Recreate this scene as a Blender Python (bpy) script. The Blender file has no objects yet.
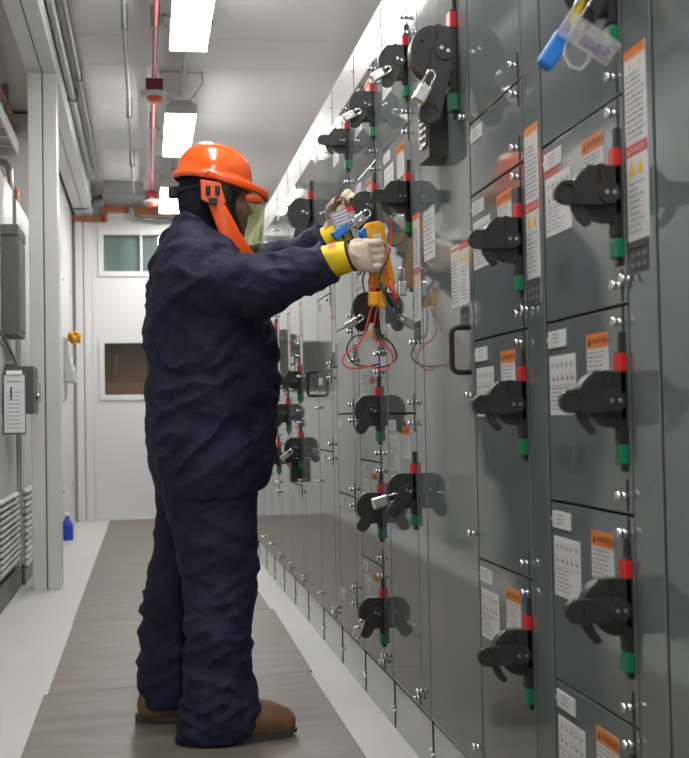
import bpy, bmesh, math, random
import numpy as np
from mathutils import Vector, Matrix
random.seed(7)
SC = bpy.context.scene
COL = SC.collection
PI = math.pi

# ------------------------------------------------------------------ materials
def mat(name, color, rough=0.5, metal=0.0, var=0.06, nscale=6.0, bump=0.0, bscale=60.0, stretch=None, spec=0.5, coat=0.0, coat_rough=0.05, rvar=0.0, wave=0.0, wscale=1.5):
    m = bpy.data.materials.new(name); m.use_nodes = True
    nt = m.node_tree; N = nt.nodes; L = nt.links
    b = N['Principled BSDF']
    b.inputs['Roughness'].default_value = rough
    b.inputs['Metallic'].default_value = metal
    b.inputs['Specular IOR Level'].default_value = spec
    b.inputs['Coat Weight'].default_value = coat
    b.inputs['Coat Roughness'].default_value = coat_rough
    tc = N.new('ShaderNodeTexCoord'); mp = N.new('ShaderNodeMapping')
    L.new(tc.outputs['Object'], mp.inputs['Vector'])
    if stretch: mp.inputs['Scale'].default_value = stretch
    n = N.new('ShaderNodeTexNoise'); n.inputs['Scale'].default_value = nscale; n.inputs['Detail'].default_value = 5
    L.new(mp.outputs['Vector'], n.inputs['Vector'])
    r = N.new('ShaderNodeValToRGB')
    c = Vector(color[:3])
    r.color_ramp.elements[0].position = 0.3; r.color_ramp.elements[1].position = 0.7
    r.color_ramp.elements[0].color = (*(c * (1 - var)), 1); r.color_ramp.elements[1].color = (*[min(1, t * (1 + var)) for t in c], 1)
    L.new(n.outputs['Fac'], r.inputs['Fac']); L.new(r.outputs['Color'], b.inputs['Base Color'])
    if rvar:
        mr = N.new('ShaderNodeMapRange'); mr.inputs['To Min'].default_value = rough - rvar; mr.inputs['To Max'].default_value = rough + rvar
        L.new(n.outputs['Fac'], mr.inputs['Value']); L.new(mr.outputs['Result'], b.inputs['Roughness'])
    last = None
    if bump:
        n2 = N.new('ShaderNodeTexNoise'); n2.inputs['Scale'].default_value = bscale; n2.inputs['Detail'].default_value = 4
        L.new(mp.outputs['Vector'], n2.inputs['Vector'])
        bp = N.new('ShaderNodeBump'); bp.inputs['Strength'].default_value = bump; bp.inputs['Distance'].default_value = 0.01
        L.new(n2.outputs['Fac'], bp.inputs['Height']); last = bp
    if wave:
        n3 = N.new('ShaderNodeTexNoise'); n3.inputs['Scale'].default_value = wscale; n3.inputs['Detail'].default_value = 1 if wscale < 5 else 3
        L.new(tc.outputs['Object'], n3.inputs['Vector'])
        bp2 = N.new('ShaderNodeBump'); bp2.inputs['Strength'].default_value = wave; bp2.inputs['Distance'].default_value = 0.05
        L.new(n3.outputs['Fac'], bp2.inputs['Height'])
        if last: L.new(last.outputs['Normal'], bp2.inputs['Normal'])
        last = bp2
    if last: L.new(last.outputs['Normal'], b.inputs['Normal'])
    return m

def emis(name, color, strength):
    m = bpy.data.materials.new(name); m.use_nodes = True
    b = m.node_tree.nodes['Principled BSDF']
    b.inputs['Base Color'].default_value = (*color, 1)
    b.inputs['Emission Color'].default_value = (*color, 1); b.inputs['Emission Strength'].default_value = strength
    return m

def tinted(name, color, gloss=0.1, rough=0.03, body=0.0, bodycol=(0.8, 0.8, 0.8)):
    m = bpy.data.materials.new(name); m.use_nodes = True
    nt = m.node_tree; N = nt.nodes; L = nt.links
    N.remove(N['Principled BSDF'])
    t = N.new('ShaderNodeBsdfTransparent'); t.inputs['Color'].default_value = (*color, 1)
    g = N.new('ShaderNodeBsdfGlossy'); g.inputs['Roughness'].default_value = rough
    g.inputs['Color'].default_value = (1, 1, 1, 1)
    lw = N.new('ShaderNodeLayerWeight'); lw.inputs['Blend'].default_value = 0.5
    pw = N.new('ShaderNodeMath'); pw.operation = 'POWER'; pw.inputs[1].default_value = 4.0; L.new(lw.outputs['Facing'], pw.inputs[0])
    fr = N.new('ShaderNodeMath'); fr.operation = 'MULTIPLY_ADD'; fr.inputs[1].default_value = 0.55; fr.inputs[2].default_value = 0.04; L.new(pw.outputs[0], fr.inputs[0])
    mx = N.new('ShaderNodeMixShader'); L.new(fr.outputs[0], mx.inputs['Fac'])
    src = t
    if body:
        d = N.new('ShaderNodeBsdfDiffuse'); d.inputs['Color'].default_value = (*bodycol, 1)
        mm = N.new('ShaderNodeMixShader'); mm.inputs['Fac'].default_value = body
        L.new(t.outputs[0], mm.inputs[1]); L.new(d.outputs[0], mm.inputs[2]); src = mm
    L.new(src.outputs[0], mx.inputs[1]); L.new(g.outputs[0], mx.inputs[2])
    L.new(mx.outputs[0], N['Material Output'].inputs['Surface'])
    return m

M = {}
M['paint'] = mat('grey enamel', (0.145, 0.162, 0.164), 0.05, 0.0, 0.04, 2.0, bump=0.006, bscale=220, spec=0.9, rvar=0.02, wave=0.010, wscale=2.2)
M['cover'] = mat('cover enamel', (0.36, 0.365, 0.37), 0.42, 0.0, 0.05, 3.0, spec=0.8)
M['kick'] = mat('kick plate enamel', (0.24, 0.25, 0.25), 0.14, 0.0, 0.05, 3.0, spec=0.9)
M['frame'] = mat('frame enamel', (0.10, 0.107, 0.108), 0.2, 0.0, 0.05, 3.0, spec=0.8)
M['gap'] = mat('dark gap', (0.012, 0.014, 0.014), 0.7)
M['black'] = mat('black moulded plastic', (0.022, 0.022, 0.023), 0.42, 0, 0.15, 30, bump=0.05, bscale=400)
M['blacksoft'] = mat('black rubber', (0.013, 0.013, 0.014), 0.6, 0, 0.2, 20)
M['red'] = mat('red sleeve plastic', (0.55, 0.012, 0.016), 0.4)
M['green'] = mat('green sleeve plastic', (0.0, 0.165, 0.06), 0.4)
M['steel'] = mat('zinc steel', (0.62, 0.62, 0.62), 0.25, 1.0, 0.1, 40)
M['chrome'] = mat('bright steel', (0.75, 0.75, 0.76), 0.16, 1.0, 0.05, 40)
M['white'] = mat('white label stock', (0.62, 0.62, 0.63), 0.5, 0, 0.03, 20)
M['ink'] = mat('grey print ink', (0.24, 0.24, 0.25), 0.6)
M['inkdark'] = mat('black print ink', (0.03, 0.03, 0.03), 0.6)
M['orange_ink'] = mat('orange label ink', (0.72, 0.19, 0.015), 0.5)
M['red_ink'] = mat('red label ink', (0.58, 0.03, 0.022), 0.5)
M['yellow_ink'] = mat('yellow label ink', (0.78, 0.5, 0.015), 0.5)
M['greylabel'] = mat('dark grey label', (0.055, 0.056, 0.058), 0.5)
M['pencil'] = mat('pencil mark', (0.07, 0.073, 0.074), 0.6)
M['wallwhite'] = mat('white wall panel', (0.60, 0.60, 0.595), 0.35, 0, 0.02, 1.5)
M['endwhite'] = mat('white door panel', (0.62, 0.62, 0.62), 0.3, 0, 0.02, 1.5)
M['post'] = mat('painted post', (0.60, 0.605, 0.60), 0.4, 0, 0.03, 2)
M['leftgrey'] = mat('light grey cabinet', (0.47, 0.475, 0.47), 0.35, 0, 0.03, 2)
M['boxgrey'] = mat('dark grey box enamel', (0.085, 0.09, 0.088), 0.4, 0, 0.05, 3)
M['plinth'] = mat('dark plinth', (0.10, 0.103, 0.10), 0.5, 0, 0.1, 4)
M['conduit'] = mat('galvanised conduit', (0.27, 0.28, 0.28), 0.38, 0.85, 0.1, 10)
M['flex'] = mat('grey flexible conduit', (0.12, 0.125, 0.125), 0.5)
M['redpipe'] = mat('red fire pipe', (0.33, 0.028, 0.025), 0.4)
M['redbase'] = mat('dark red detector base', (0.15, 0.012, 0.015), 0.4)
M['beacon'] = mat('orange beacon lens', (0.75, 0.12, 0.03), 0.3)
M['ductgrey'] = mat('duct grey', (0.30, 0.31, 0.31), 0.4, 0.3, 0.05, 4)
M['copper'] = mat('copper brown tray', (0.36, 0.125, 0.045), 0.4, 0.2, 0.1, 6)
M['orangefit'] = mat('orange fitting', (0.6, 0.16, 0.04), 0.5)
M['glassdark'] = tinted('dark window glass', (0.8, 0.75, 0.68))
M['glasswire'] = tinted('wired window glass', (0.85, 0.9, 0.89))
M['brownroom'] = mat('brown room beyond', (0.19, 0.15, 0.11), 0.7, 0, 0.4, 1.3)
M['greenscreen'] = mat('grey green screen', (0.40, 0.44, 0.43), 0.6, 0, 0.25, 2.0, stretch=(6, 1, 0.4))
M['wire'] = mat('wire grid', (0.22, 0.25, 0.245), 0.5)
M['navy'] = mat('navy cotton', (0.0185, 0.017, 0.040), 0.72, 0, 0.25, 14, bump=0.4, bscale=60, spec=0.22, wave=0.42, wscale=10)
M['navyseam'] = mat('navy seam', (0.008, 0.008, 0.018), 0.85, 0, 0.2, 14, spec=0.2)
M['hood'] = mat('dark knit hood', (0.014, 0.014, 0.024), 0.9, 0, 0.2, 30, bump=0.3, bscale=160, spec=0.2)
M['helmet'] = mat('orange helmet shell', (0.83, 0.108, 0.008), 0.2, 0, 0.02, 3, spec=0.6, coat=0.6, coat_rough=0.08)
M['shieldorange'] = mat('orange shield frame', (0.80, 0.09, 0.006), 0.33, 0, 0.02, 3)
M['visor'] = tinted('tinted visor', (0.84, 0.85, 0.73))
M['skin'] = mat('skin', (0.30, 0.145, 0.095), 0.5, 0, 0.1, 20)
M['leather'] = mat('cream glove leather', (0.56, 0.46, 0.36), 0.75, 0, 0.12, 18, bump=0.35, bscale=50)
M['yellowcuff'] = mat('yellow glove cuff', (0.80, 0.56, 0.006), 0.6, 0, 0.06, 12, bump=0.15, bscale=30)
M['cufftrim'] = mat('dark cuff trim', (0.02, 0.021, 0.018), 0.8)
M['boot'] = mat('brown suede', (0.185, 0.098, 0.052), 0.85, 0, 0.22, 22, bump=0.3, bscale=120)
M['sole'] = mat('dark boot sole', (0.045, 0.042, 0.04), 0.8, 0, 0.3, 15)
M['meter'] = mat('yellow meter case', (0.80, 0.36, 0.004), 0.45, 0, 0.05, 12)
M['blue'] = mat('blue plastic', (0.012, 0.17, 0.55), 0.4)
M['bluedeep'] = mat('deep blue plastic', (0.01, 0.05, 0.42), 0.4)
M['leadred'] = mat('red lead insulation', (0.72, 0.045, 0.03), 0.4)
M['leadblack'] = mat('black lead insulation', (0.012, 0.014, 0.014), 0.45)
M['yellowstrap'] = mat('yellow lock hasp', (0.85, 0.62, 0.01), 0.4)
M['clear'] = tinted('clear tag plastic', (0.93, 0.93, 0.95), body=0.28)
M['tagprint'] = mat('tag print', (0.30, 0.27, 0.36), 0.5, 0, 0.5, 120)
M['floor'] = mat('white epoxy floor', (0.56, 0.56, 0.53), 0.32, 0, 0.05, 1.6, rvar=0.08, bump=0.02, bscale=25)
M['mat'] = mat('brown grey rubber mat', (0.165, 0.143, 0.121), 0.47, 0, 0.34, 3.2, stretch=(0.7, 3.4, 1.0), rvar=0.12, bump=0.06, bscale=90)
M['ceiling'] = mat('ceiling sheet', (0.54, 0.535, 0.515), 0.25, 0, 0.05, 0.9, rvar=0.05)
M['lamp'] = emis('lamp diffuser', (1.0, 0.985, 0.96), 44.0)
M['lampbody'] = mat('luminaire housing', (0.55, 0.55, 0.54), 0.4)
M['paper'] = mat('paper', (0.66, 0.67, 0.69), 0.7, 0, 0.05, 30)
M['cloth_y'] = mat('yellow cloth', (0.75, 0.36, 0.02), 0.8)

# ------------------------------------------------------------------ geometry builder
class MB:
    def __init__(s): s.bm = bmesh.new()
    def _m(s, fs, m):
        for f in fs: f.material_index = m
    def box(s, x0, x1, y0, y1, z0, z1, m=0, bev=0.0, seg=2):
        vs = [s.bm.verts.new(p) for p in ((x0,y0,z0),(x1,y0,z0),(x1,y1,z0),(x0,y1,z0),(x0,y0,z1),(x1,y0,z1),(x1,y1,z1),(x0,y1,z1))]
        fs = [s.bm.faces.new([vs[i] for i in q]) for q in ((3,2,1,0),(4,5,6,7),(0,1,5,4),(1,2,6,5),(2,3,7,6),(3,0,4,7))]
        s._m(fs, m)
        if bev:
            es = list({e for f in fs for e in f.edges})
            r = bmesh.ops.bevel(s.bm, geom=es, offset=bev, segments=seg, profile=0.6, affect='EDGES')
            s._m(r['faces'], m)
        return s
    def cyl(s, p0, p1, r, seg=16, m=0, r2=None, cap=True):
        p0, p1 = Vector(p0), Vector(p1); d = (p1 - p0).normalized()
        a = d.orthogonal().normalized(); b = d.cross(a); r2 = r if r2 is None else r2
        A = [s.bm.verts.new(p0 + (a * math.cos(t) + b * math.sin(t)) * r) for t in [2*PI*i/seg for i in range(seg)]]
        B = [s.bm.verts.new(p1 + (a * math.cos(t) + b * math.sin(t)) * r2) for t in [2*PI*i/seg for i in range(seg)]]
        fs = [s.bm.faces.new((A[i], A[(i+1) % seg], B[(i+1) % seg], B[i])) for i in range(seg)]
        for f in fs: f.smooth = True
        if cap: fs += [s.bm.faces.new(A[::-1]), s.bm.faces.new(B)]
        s._m(fs, m); return s
    def tube(s, pts, r, seg=8, m=0, closed=False):
        P = [Vector(p) for p in pts]; n = len(P); rings = []; prev = None
        for i in range(n):
            if closed: t = (P[(i+1) % n] - P[i-1])
            else: t = P[min(i+1, n-1)] - P[max(i-1, 0)]
            t.normalize()
            a = t.orthogonal().normalized() if prev is None else (prev - t * prev.dot(t)).normalized()
            prev = a; b = t.cross(a)
            rr = r[i] if isinstance(r, (list, tuple)) else r
            rings.append([s.bm.verts.new(P[i] + (a*math.cos(q) + b*math.sin(q)) * rr) for q in [2*PI*k/seg for k in range(seg)]])
        fs = []
        for i in range(n if closed else n-1):
            A, B = rings[i], rings[(i+1) % n]
            fs += [s.bm.faces.new((A[k], A[(k+1) % seg], B[(k+1) % seg], B[k])) for k in range(seg)]
        for f in fs: f.smooth = True
        if not closed: fs += [s.bm.faces.new(rings[0][::-1]), s.bm.faces.new(rings[-1])]
        s._m(fs, m); return s
    def prism(s, poly, fn, d0, d1, m=0, bev=0.0):
        """poly: 2-D outline; fn(u, v, d) -> 3-D point."""
        A = [s.bm.verts.new(fn(u, v, d0)) for u, v in poly]; B = [s.bm.verts.new(fn(u, v, d1)) for u, v in poly]
        n = len(poly)
        fs = [s.bm.faces.new((A[i], A[(i+1) % n], B[(i+1) % n], B[i])) for i in range(n)] + [s.bm.faces.new(A[::-1]), s.bm.faces.new(B)]
        s._m(fs, m)
        if bev:
            es = [e for e in {e for f in fs[-2:] for e in f.edges}]
            r = bmesh.ops.bevel(s.bm, geom=es, offset=bev, segments=2, profile=0.6, affect='EDGES'); s._m(r['faces'], m)
        return s
    def quad(s, pts, m=0):
        f = s.bm.faces.new([s.bm.verts.new(p) for p in pts]); f.material_index = m; return s
    def xform(s, mtx): s.bm.transform(mtx); return s
    def mesh(s, name, mats, fixn=True):
        if fixn: bmesh.ops.recalc_face_normals(s.bm, faces=s.bm.faces)
        me = bpy.data.meshes.new(name); s.bm.to_mesh(me); s.bm.free()
        for m in (mats if isinstance(mats, (list, tuple)) else [mats]): me.materials.append(m if not isinstance(m, str) else M[m])
        return me
    def build(s, name, mats, parent=None, loc=(0,0,0), rot=(0,0,0), fixn=True):
        return child(name, s.mesh(name, mats, fixn), parent, loc, rot)

def child(name, me, parent=None, loc=(0,0,0), rot=(0,0,0)):
    o = bpy.data.objects.new(name, me); COL.objects.link(o)
    o.location = loc; o.rotation_euler = rot
    if parent: o.parent = parent
    return o
def thing(name, label, cat, loc=(0,0,0), group=None, rot=(0,0,0)):
    o = bpy.data.objects.new(name, None); COL.objects.link(o); o.empty_display_size = 0.05
    o.location = loc; o.rotation_euler = rot
    return tag(o, label, cat, group)
def tag(o, label, cat, group=None):
    o['label'] = label; o['category'] = cat
    if group: o['group'] = group
    return o
def struct(name, mb, mats):
    o = mb.build(name, mats) if isinstance(mb, MB) else child(name, mb)
    o['kind'] = 'structure'; return o

_tc = {}
def text_geo(body, size):
    key = (body, size)
    if key not in _tc:
        cu = bpy.data.curves.new('t', 'FONT'); cu.body = body; cu.size = size
        ob = bpy.data.objects.new('t', cu)
        me = bpy.data.meshes.new_from_object(ob)
        _tc[key] = ([tuple(v.co) for v in me.vertices], [tuple(p.vertices) for p in me.polygons])
        bpy.data.objects.remove(ob); bpy.data.curves.remove(cu); bpy.data.meshes.remove(me)
    return _tc[key]

# a flat sticker on a face that looks towards -X: u runs to -Y, v runs down
class Sticker:
    def __init__(s, w, h, t=0.0008, m=0):
        s.b = MB(); s.b.box(-t, 0, -w, 0, -h, 0, m); s.t = t; s.lv = 0
    def rect(s, u0, u1, v0, v1, m, lift=0.0004):
        x = -s.t - lift
        s.b.quad([(x, -u0, -v0), (x, -u0, -v1), (x, -u1, -v1), (x, -u1, -v0)], m); return s
    def tri(s, u, v, w, h, m, lift=0.0005):
        x = -s.t - lift
        s.b.quad([(x, -u, -v), (x, -(u - w/2), -(v + h)), (x, -(u + w/2), -(v + h))], m); return s
    def text(s, body, u, v, size, m, lift=0.0007):
        vs, fs = text_geo(body, size); x = -s.t - lift
        V = [s.b.bm.verts.new((x, -(u + p[0]), -v + p[1])) for p in vs]
        for f in fs:
            try:
                g = s.b.bm.faces.new([V[i] for i in f]); g.material_index = m
            except ValueError: pass
        return s
    def lines(s, u0, u1, v0, v1, n, m, th=0.35, full=0.6, words=True):
        step = (v1 - v0) / n
        for i in range(n):
            v = v0 + i * step; u = u0; end = u0 + (u1 - u0) * random.uniform(full, 1.0)
            while u < end - 0.002:
                w = random.uniform(0.06, 0.3) * (u1 - u0) if words else end - u0
                s.rect(u, min(u + w, end), v, v + step * th, m); u += w + 0.05 * (u1 - u0)
        return s
    def done(s, name, mats): return s.b.mesh(name, mats, fixn=False)

LAB = ['white', 'ink', 'inkdark', 'orange_ink', 'red_ink', 'yellow_ink', 'greylabel', 'steel']
def mk_nameplate():
    s = Sticker(0.098, 0.032, 0.002)
    s.rect(-0.006, 0.0, 0.012, 0.020, 0).rect(0.098, 0.104, 0.012, 0.020, 0)
    s.lines(0.024, 0.075, 0.006, 0.028, 3, 1, 0.35, 0.7); return s.done('nameplate', LAB)
def mk_rating():
    s = Sticker(0.143, 0.113)
    for r in range(2):
        for c in range(5):
            u = 0.014 + c * 0.026; v = 0.012 + r * 0.022
            s.rect(u, u + 0.0035, v, v + 0.013, 1).rect(u + 0.006, u + 0.012, v + 0.004 + 0.004 * r, v + 0.009 + 0.005 * r, 1 + r)
    s.rect(0.006, 0.137, 0.056, 0.0572, 1)
    s.lines(0.008, 0.132, 0.061, 0.108, 6, 1, 0.3, 0.5); return s.done('rating_label', LAB)
def mk_warning():
    s = Sticker(0.103, 0.098)
    s.rect(0, 0.103, 0, 0.026, 3).tri(0.015, 0.0055, 0.016, 0.015, 2)
    s.text('WARNING', 0.027, 0.019, 0.0165, 2)
    s.lines(0.008, 0.096, 0.032, 0.094, 8, 1, 0.3, 0.55); return s.done('warning_label', LAB)
def mk_notice():
    s = Sticker(0.13, 0.135); s.lines(0.01, 0.12, 0.01, 0.128, 9, 1, 0.3, 0.7); s.rect(0.01, 0.12, 0.03, 0.031, 1)
    return s.done('notice_label', LAB)
def danger_block(s, u, v, w):
    s.rect(u, u + w, v, v + 0.018, 4); s.text('DANGER', u + 0.016, v + 0.0145, 0.0148, 0); s.tri(u + 0.009, v + 0.003, 0.011, 0.011, 5)
    for q in (0.27, 0.66):
        s.tri(u + q * w, v + 0.024, 0.026, 0.026, 5); s.rect(u + q*w - 0.0015, u + q*w + 0.0015, v + 0.035, v + 0.045, 2)
    s.lines(u + 0.010, u + w - 0.008, v + 0.062, v + 0.148, 9, 1, 0.28, 0.45)
def grey_block(s, u, v, w, h):
    s.rect(u, u + w, v, v + h, 6)
    s.rect(u, u + w, v + 0.012, v + 0.0135, 1)
    for r in range(2):
        for c in range(3):
            s.rect(u + 0.010 + c*0.024, u + 0.022 + c*0.024, v + 0.020 + r*0.016, v + 0.026 + r*0.016, 1, 0.0008)
def mk_strip():
    s = Sticker(0.084, 0.360)
    s.rect(0, 0.084, 0, 0.016, 3).tri(0.022, 0.020, 0.011, 0.014, 5).tri(0.062, 0.020, 0.011, 0.014, 5)
    s.lines(0.007, 0.078, 0.040, 0.150, 12, 1, 0.42, 0.75)
    danger_block(s, 0, 0.154, 0.084); grey_block(s, 0, 0.308, 0.084, 0.052)
    return s.done('danger_label', LAB)
def mk_double():
    s = Sticker(0.172, 0.155)
    s.rect(0, 0.078, 0.006, 0.014, 3).tri(0.022, 0.019, 0.011, 0.014, 5).tri(0.056, 0.019, 0.011, 0.014, 5)
    s.lines(0.007, 0.072, 0.040, 0.150, 12, 1, 0.35, 0.7); danger_block(s, 0.086, 0, 0.086)
    return s.done('danger_label', LAB)
def mk_greylabel():
    s = Sticker(0.086, 0.052); grey_block(s, 0, 0, 0.086, 0.052); return s.done('grey_label', LAB)
NAMEPLATE, RATING, WARNING, NOTICE, STRIP, DOUBLE, GREYL = mk_nameplate(), mk_rating(), mk_warning(), mk_notice(), mk_strip(), mk_double(), mk_greylabel()

# ------------------------------------------------------------------ switchgear hardware (pivot at origin, out of the wall is -X)
xz = lambda u, v, d: (u, d, v)
def arc(cx, cy, r, a0, a1, n): return [(cx + r*math.cos(math.radians(a0 + (a1-a0)*i/n)), cy + r*math.sin(math.radians(a0 + (a1-a0)*i/n))) for i in range(n+1)]
def mk_disc(rnd=False):
    b = MB()
    out = [(0.0285, 0.049), (-0.024, 0.049)] + arc(-0.004, 0.000, 0.052, 115, 185, 8) + [(-0.044, -0.012)] + arc(0.004, 0.0, 0.044, 205, 275, 8) + [(0.0285, -0.044)]
    if rnd: out = [(0.0285, 0.049), (-0.024, 0.049)] + arc(-0.004, 0.000, 0.054, 115, 268, 16) + [(0.0285, -0.052)]
    b.prism(out, xz, -0.010, 0.018, 0, 0.003)
    # raised rib and rim on the near face
    b.prism(arc(-0.004, 0.0, 0.049, 120, 183, 10) + arc(-0.004, 0.0, 0.042, 183, 120, 10), xz, -0.013, -0.009, 0)
    b.prism([(-0.012, 0.050), (-0.002, 0.050), (0.003, 0.012), (-0.007, 0.012)], xz, -0.015, -0.009, 0, 0.001)
    b.prism(arc(-0.038, 0.026, 0.007, 0, 340, 10), xz, -0.014, -0.009, 0)
    b.cyl((0, -0.010, 0), (0, -0.030, 0), 0.018, 20, 0)
    return b.mesh('handle_disc', ['black'])
def mk_lever(L=0.072, r=0.0195):
    b = MB()
    out = arc(-L, 0, r, 90, 270, 12) + arc(0, 0, r, -90, 90, 12)
    b.prism(out, xz, -0.026, -0.012, 0, 0.003)
    ring = arc(-L, 0, r*0.98, 0, 360, 20)[:-1]; ring2 = arc(-L, 0, r*0.66, 0, 360, 20)[:-1]
    # raised rim round the grip dimple
    for i in range(20):
        j = (i+1) % 20
        p = [ring[i], ring[j], ring2[j], ring2[i]]
        b.prism(p, xz, -0.029, -0.0255, 0)
    return b.mesh('lever', ['black'])
def mk_hook():
    b = MB()
    pts = [(-0.050, -0.014), (-0.047, -0.028), (-0.040, -0.040), (-0.030, -0.050)]
    b.prism([(-0.064, -0.012), (-0.060, -0.028), (-0.052, -0.042), (-0.038, -0.055), (-0.029, -0.051), (-0.030, -0.044), (-0.040, -0.036), (-0.045, -0.026), (-0.046, -0.012)], xz, -0.020, -0.008, 0, 0.002)
    return b.mesh('trip_hook', ['black'])
def mk_rail():
    b = MB()
    b.box(0.022, 0.0285, -0.006, 0.010, -0.116, 0.112, 0, 0.001)
    b.box(0.0165, 0.0280, -0.010, 0.013, -0.104, 0.080, 0, 0.002)
    b.box(0.0140, 0.0280, -0.0115, 0.015, -0.068, -0.03, 0, 0.003)
    return b.mesh('indicator_rail', ['blacksoft'])
def mk_sleeve(z0, z1, w, name, m):
    b = MB(); b.box(0.0150 - w, 0.0283, -0.0122, 0.016, z0, z1, 0, 0.0025); return b.mesh(name, [m])
DISC, DISCR, LEVER, HOOK, RAIL = mk_disc(), mk_disc(True), mk_lever(), mk_hook(), mk_rail()
REDS, GREENS = mk_sleeve(0.047, 0.077, 0.0, 'red_sleeve', 'red'), mk_sleeve(-0.104, -0.072, 0.001, 'green_sleeve', 'green')
SCREW = MB().cyl((0, -0.0295, 0), (0, -0.0325, 0), 0.0037, 10).mesh('pivot_screw', ['steel'])
# quarter-turn latch: slotted stud on a slim backing strip (origin on the door face)
LATCH = MB().cyl((0.0, 0, 0), (-0.012, 0, 0), 0.0055, 12).cyl((-0.012, 0, 0), (-0.021, 0, 0), 0.0080, 12, 0, 0.0070).mesh('latch', ['chrome'])
LSTRIP = MB().box(-0.0015, 0, -0.003, 0.003, -0.026, 0.026, 0).mesh('latch_strip', ['gap'])
BOLT = MB().cyl((0, 0, 0), (-0.006, 0, 0), 0.0045, 10).cyl((-0.006, 0, 0), (-0.009, 0, 0), 0.0036, 10).mesh('screw', ['chrome'])

def handle_parts(root, pivot, angle, scale=1.0, longlever=False):
    """switch handle on a unit: disc, lever, indicator rail as parts; screws, hook and sleeves as sub-parts"""
    d = child('handle_disc', DISC if angle < 20 else DISCR, root, pivot); d.scale = (scale,)*3
    for q in ((-0.006, 0.0025), (0.006, -0.0025)) if angle > 20 else ((-0.006, 0.0), (0.007, 0.0)):
        child('pivot_screw', SCREW, d, (q[0], 0, q[1]))
    lv = child('lever', LEVERBIG if longlever else LEVER, root, pivot, (0, -math.radians(angle), 0)); lv.scale = (scale,)*3
    if angle < 20: child('trip_hook', HOOK, lv)
    r = child('indicator_rail', RAIL, root, pivot); r.scale = (scale,)*3
    child('red_sleeve', REDS, r); child('green_sleeve', GREENS, r)
    return d, lv
LEVERBIG = mk_lever(0.117, 0.0200)

Y0, PITCH, ZB, ZT, XF = 1.755, 0.5305, 0.156, 2.206, 0.0
yk = lambda k: Y0 + PITCH * (k - 1)

def door_mesh(w, h, name='door'):
    b = MB(); b.box(XF, 0.018, 0, w, 0, h, 0, 0.0022, 2)
    return b.mesh(name, ['paint'])

def section(k, label, wireway=True, strip=True, tall=False, screws=True):
    root = thing('switchgear_section', label, 'switchgear section', (0, yk(k), 0), 'switchgear sections along the wall')
    b = MB(); b.box(0.020, 0.5, 0.0015, PITCH - 0.0015, 0.02, 2.205, 0)
    b.build('carcass', ['gap'], root)
    kp = MB().box(0.004, 0.018, 0.0040, PITCH - 0.0040, 0.0, 0.148, 0, 0.0015).build('kick_plate', ['kick'], root)
    if screws:
        for y in (0.012, PITCH - 0.012): child('screw', BOLT, kp, (0.004, y, 0.072 if y < 0.1 else 0.062))
    tp = MB().box(0.002, 0.5, 0.004, PITCH - 0.004, 2.210, 2.357, 0, 0.0015).build('top_cover', ['cover'], root)
    if screws: child('screw', BOLT, tp, (0.002, 0.012, 2.285))
    g = MB().box(0.0012, 0.0195, 0.0002, 0.0038, 0.004, 2.352)  # flush dark strips: shade of the panel gaps put in as colour
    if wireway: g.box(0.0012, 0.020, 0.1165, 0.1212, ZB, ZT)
    g.build('seam_shade', ['gap'], root)
    if wireway:
        w = MB().box(XF, 0.018, 0.005, 0.1155, ZB, ZT, 0, 0.0022).build('wireway_door', ['paint'], root)
        if strip: child('danger_label', STRIP, w, (XF, 0.1075, 1.582))
        for z in (0.215, 1.215, 2.12): child('latch', LATCH, w, (XF, 0.1, z))
    return root

def control_unit(k, zt, zb, pivot, angle, label, labels='nrw', latches=True, mark=None, group='switchgear unit doors', rail=True):
    y0 = yk(k) + 0.122; w = PITCH - 0.1265
    root = thing('switchgear_unit', label, 'switchgear unit', (0, y0, zb), group)
    h = zt - zb
    dm = door_mesh(w, h - 0.004); d = child('door', dm, root, (0, 0, 0.002))
    top = h - 0.004
    if 'n' in labels: child('nameplate', NAMEPLATE, d, (XF, w - 0.012, top - 0.016))
    if 'r' in labels: child('rating_label', RATING, d, (XF, w - 0.014, top - 0.064))
    if 'w' in labels: child('warning_label', WARNING, d, (XF, w - 0.216, top - 0.036))
    if mark:
        s = Sticker(0.0001, 0.0001); s.text(mark, 0, 0, 0.075, 1, 0.0); child('pencil_mark', s.done('pencil_mark', ['paint', 'pencil']), d, (XF, w - 0.05, top - 0.28))
    if latches:
        for z, n in ((top - 0.024, 1), (0.032, 1)):
            l = child('latch', LATCH, root, (XF, 0.018, z)); child('latch_strip', LSTRIP, l, (0.0, 0.0, 0))
    if pivot is not None:
        handle_parts(root, (-0.0290, 0.018, h + pivot), angle)
    return root

# ------------------------------------------------------------------ switchgear line-up

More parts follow.
